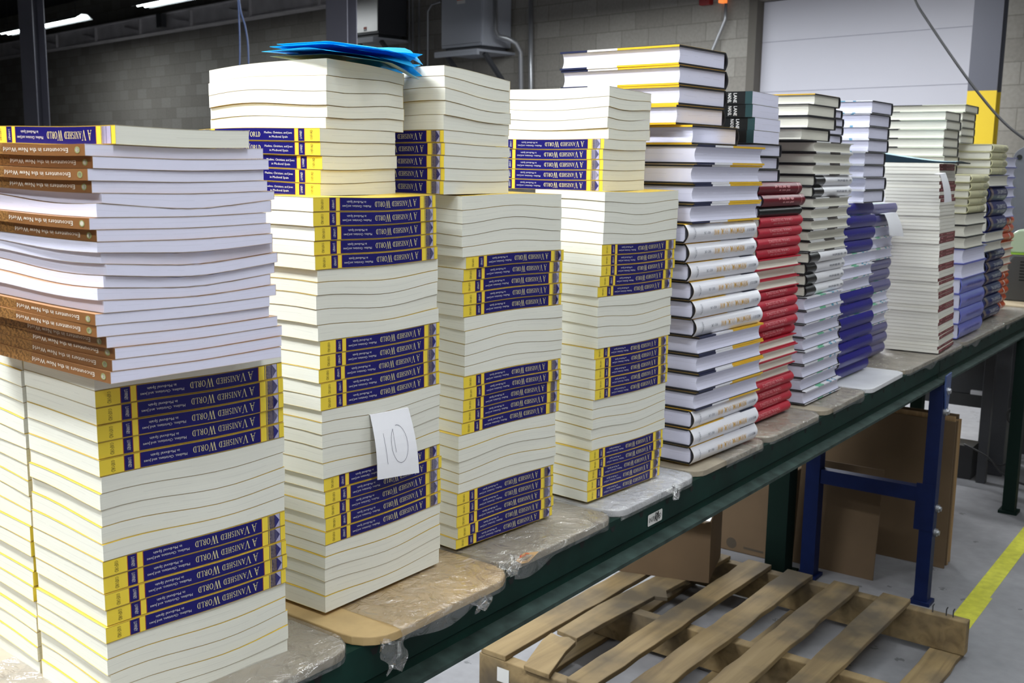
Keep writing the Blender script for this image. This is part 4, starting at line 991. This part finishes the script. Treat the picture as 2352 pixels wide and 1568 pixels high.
# open carton standing on the far corner of the pallet
e = empty('open_carton', (3.03, 1.406, .1385), R_(17), 'open brown carton standing on the far corner of the pallet', 'carton')
h = at_x(1638, 1199, 3.03).z - .1385; cw, cd = .26, .33
mb = MB()
for b in ((0, .004, 0, cd), (cw-.004, cw, 0, cd), (.004, cw-.004, 0, .004), (.004, cw-.004, cd-.004, cd)): mb.box(*b, .004, h)
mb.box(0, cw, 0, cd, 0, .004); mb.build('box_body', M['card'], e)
mb = MB(); fl = [(0, .003, h), (0, cd-.003, h), (-.05, cd-.01, h+.012), (-.05, .012, h+.012)]
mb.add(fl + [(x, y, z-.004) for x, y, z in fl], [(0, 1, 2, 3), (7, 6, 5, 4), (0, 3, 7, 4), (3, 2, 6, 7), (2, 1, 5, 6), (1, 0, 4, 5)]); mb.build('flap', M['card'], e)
mb = MB(); fl = [(.003, 0, h), (cw-.003, 0, h), (cw-.02, -.02, h+.07), (.015, -.02, h+.07)]
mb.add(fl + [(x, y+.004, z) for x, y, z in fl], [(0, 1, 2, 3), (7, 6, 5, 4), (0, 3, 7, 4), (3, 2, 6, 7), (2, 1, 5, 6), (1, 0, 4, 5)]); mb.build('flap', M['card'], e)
mb = MB(); mb.box(.01, cw-.01, .01, cd-.01, .01, h-.012); mb.build('packed_paper', M['paper_white'], e)
# printed carton standing behind the green leg
e = empty('printed_carton', (3.70, 1.56, 0), 0, 'brown carton with a round printed mark behind the green leg', 'carton')
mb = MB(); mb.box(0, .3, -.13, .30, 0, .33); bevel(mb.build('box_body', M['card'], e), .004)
mb = MB(); q = at_x(1680, 1246, 3.7) - Vector((3.70, 1.56, 0)); mb.add([(-.0006, q.y+.021*math.cos(a*math.pi/10), q.z+.021*math.sin(a*math.pi/10)) for a in range(20)], [tuple(range(20))]);
mb.build('printed_mark', M['print_dark'], e)
mb = MB(); mb.add([(-.0006, q.y-.05, q.z-.012), (-.0006, q.y-.13, q.z-.014), (-.0006, q.y-.13, q.z-.006), (-.0006, q.y-.05, q.z-.004)], [(0, 1, 2, 3)]); mb.build('printed_line', M['print_dark'], e)
e = empty('plain_carton', (4.25, 1.62, 0), 0, 'plain brown carton far back under the table', 'carton')
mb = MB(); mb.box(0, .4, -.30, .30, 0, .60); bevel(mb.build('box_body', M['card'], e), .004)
# flattened cartons: a leaning single sheet and a standing bundle
mb = MB(); Mx = Matrix.Translation((3.735, 1.36, 0)) @ Matrix.Rotation(R_(6), 4, 'Y')
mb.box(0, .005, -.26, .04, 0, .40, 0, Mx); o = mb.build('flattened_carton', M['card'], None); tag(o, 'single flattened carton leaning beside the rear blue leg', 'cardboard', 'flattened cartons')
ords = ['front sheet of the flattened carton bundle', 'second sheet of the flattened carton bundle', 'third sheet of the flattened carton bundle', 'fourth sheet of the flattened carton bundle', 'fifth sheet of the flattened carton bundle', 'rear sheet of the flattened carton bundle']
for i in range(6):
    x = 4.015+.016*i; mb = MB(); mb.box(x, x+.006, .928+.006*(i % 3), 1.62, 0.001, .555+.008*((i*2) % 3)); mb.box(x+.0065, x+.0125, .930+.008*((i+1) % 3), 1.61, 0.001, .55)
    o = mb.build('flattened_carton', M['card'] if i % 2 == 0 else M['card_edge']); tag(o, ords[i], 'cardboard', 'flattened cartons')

# ---------------------------------------------------------------- machines at the far end
e = empty('machine_guard', (5.95, 0, 0), 0, 'grey round-topped steel machine plate with a hole at the right edge', 'machine')
y1 = at_x(2314, 500, 5.95).y; y0 = y1-.36; zT = at_x(2345, 336, 5.95).z; zB = .90
hy, hz = at_x(2342, 361, 5.95).y, at_x(2342, 361, 5.95).z
mb = MB(); n = 14; r = .07
outer = [(y1, zB), (y1, zT-r)] + [(y1-r+r*math.cos(R_(a)), zT-r+r*math.sin(R_(a))) for a in range(10, 91, 10)] + [(y0, zT), (y0, zB)]
mb.prism(outer, 0, .02, 0, Matrix(((0, 0, 1, 0), (1, 0, 0, 0), (0, 1, 0, 0), (0, 0, 0, 1)))); bevel(mb.build('plate', M['plate_grey'], e), .003)
mb = MB(); mb.cyl((-.001, hy, hz), (-.004, hy, hz), .013, 16); mb.build('bolt_hole', M['slot_dark'], e)
mb = MB(); mb.box(.021, .4, y0+.02, y1-.02, 0, zT-.12); mb.build('machine_body', M['machine_dark'], e)
q = at_x(2305, 428, 5.93); mb = MB()
for i in range(7): mb.tube([q+Vector((0, .004*math.sin(i), .055)), q+Vector((.004*math.cos(i*2), .010*math.sin(i*1.7), .01)), q+Vector((.006*math.cos(i*3), .014*math.sin(i*2.3), -.035))], [.004, .007, .002], 6)
mb.cyl(q+Vector((0, 0, .055)), q+Vector((0, -.03, .07)), .003, 6); tag(mb.build('hanging_tassel', M['leaf'], None, True), 'small green tassel hanging beside the grey plate', 'tassel')
e = empty('side_table', (5.35, .9, 0), 0, 'beige-topped table beyond the end of the green table', 'table')
zt2 = at_x(2300, 693, 5.35).z
mb = MB(); mb.box(-.1, .55, -.75, .24, zt2-.03, zt2); bevel(mb.build('top', M['table_beige'], e), .006)
for x in (-.06, .50):
    for y in (-.70, .19): mb = MB(); mb.box(x-.02, x+.02, y-.02, y+.02, 0, zt2-.031); mb.build('leg', M['dark_metal'], e)
e = empty('desktop_printer', (5.42, .86, zt2), 0, 'dark printer with a pale green lid on the beige table', 'printer')
hz = at_x(2300, 583, 5.42).z - zt2
mb = MB(); mb.prism([(-.38, 0), (.255, 0), (.24, hz*.75), (.20, hz), (-.38, hz)], 0, .35, 0, Matrix(((0, 0, 1, 0), (1, 0, 0, 0), (0, 1, 0, 0), (0, 0, 0, 1)))); bevel(mb.build('body', M['printer_grey'], e), .008)
mb = MB()
for i in range(7): mb.box(-.0012, -.0002, .06, .17, hz*.45+.014*i, hz*.45+.014*i+.006)
mb.build('vent', M['slot_dark'], e)
mb = MB(); mb.prism([(-.38, hz+.008), (.235, hz+.008), (.215, hz+.10), (.19, hz+.115), (-.38, hz+.13)], .01, .33, 0, Matrix(((0, 0, 1, 0), (1, 0, 0, 0), (0, 1, 0, 0), (0, 0, 0, 1)))); bevel(mb.build('lid', M['lid_green'], e), .008)
mb = MB(); mb.box(.005, .335, -.38, .243, hz+.0005, hz+.0078); mb.build('lid_seam', M['lime'], e)
# dark workbench with its cabinet, below the far end
e = empty('dark_workbench', (5.0, .95, 0), 0, 'dark steel workbench in shadow beyond the blue leg', 'workbench')
mb = MB(); mb.box(.55, .59, -.1, .5, .30, .36); mb.build('cross_rail', M['machine_dark'], e)
mb = MB(); q1, q2 = at_x(2234, 1150, 5.45), at_x(2296, 1150, 5.45); mb.box(.45, .75, q2.y-.95, q1.y-.95, .0, .70); bevel(mb.build('pedestal', M['dark_metal'], e), .004)
mb = MB(); mb.box(.40, .76, -.25, .55, .705, .735); mb.build('bench_top', M['machine_dark'], e)
mb = MB(); mb.box(.76, .80, -.25, .9, .30, .70); mb.build('back_panel', M['machine_dark'], e)
mb = MB(); mb.box(.30, .44, .19, .40, 0, .16); mb.build('foot_box', M['machine_dark'], e)
p = at_x(2200, 950, 5.3); e2 = MB(); e2.box(0, .02, -.02, .10, 0, .02); o = e2.build('paper_bundle', M['paper_white'], None, False, Vector((5.56, 1.13, .3605))); tag(o, 'white paper bundle on the dark workbench rail', 'paper')
cord('power_cord', [at_x(2215, 1020, 5.2), at_x(2270, 1050, 5.15), at_x(2300, 1085, 5.1), at_x(2352, 1112, 5.05), at_x(2420, 1118, 5.0)], .005, 'black_rubber', 'black power cord drooping by the dark workbench', 'cord')
cord('power_cord', [at_x(2255, 1045, 5.3), at_x(2290, 1068, 5.3), at_x(2320, 1055, 5.3), at_x(2333, 1000, 5.3)], .004, 'black_rubber', 'thin black cord looping below the workbench rail', 'cord')
cord('coiled_cable', [at_x(2330+16*math.cos(R_(a)), 955+18*math.sin(R_(a)), 5.25+a*.00008) for a in range(0, 1000, 40)], .006, 'black_rubber', 'coiled black cable at the far right under the table end', 'cable')
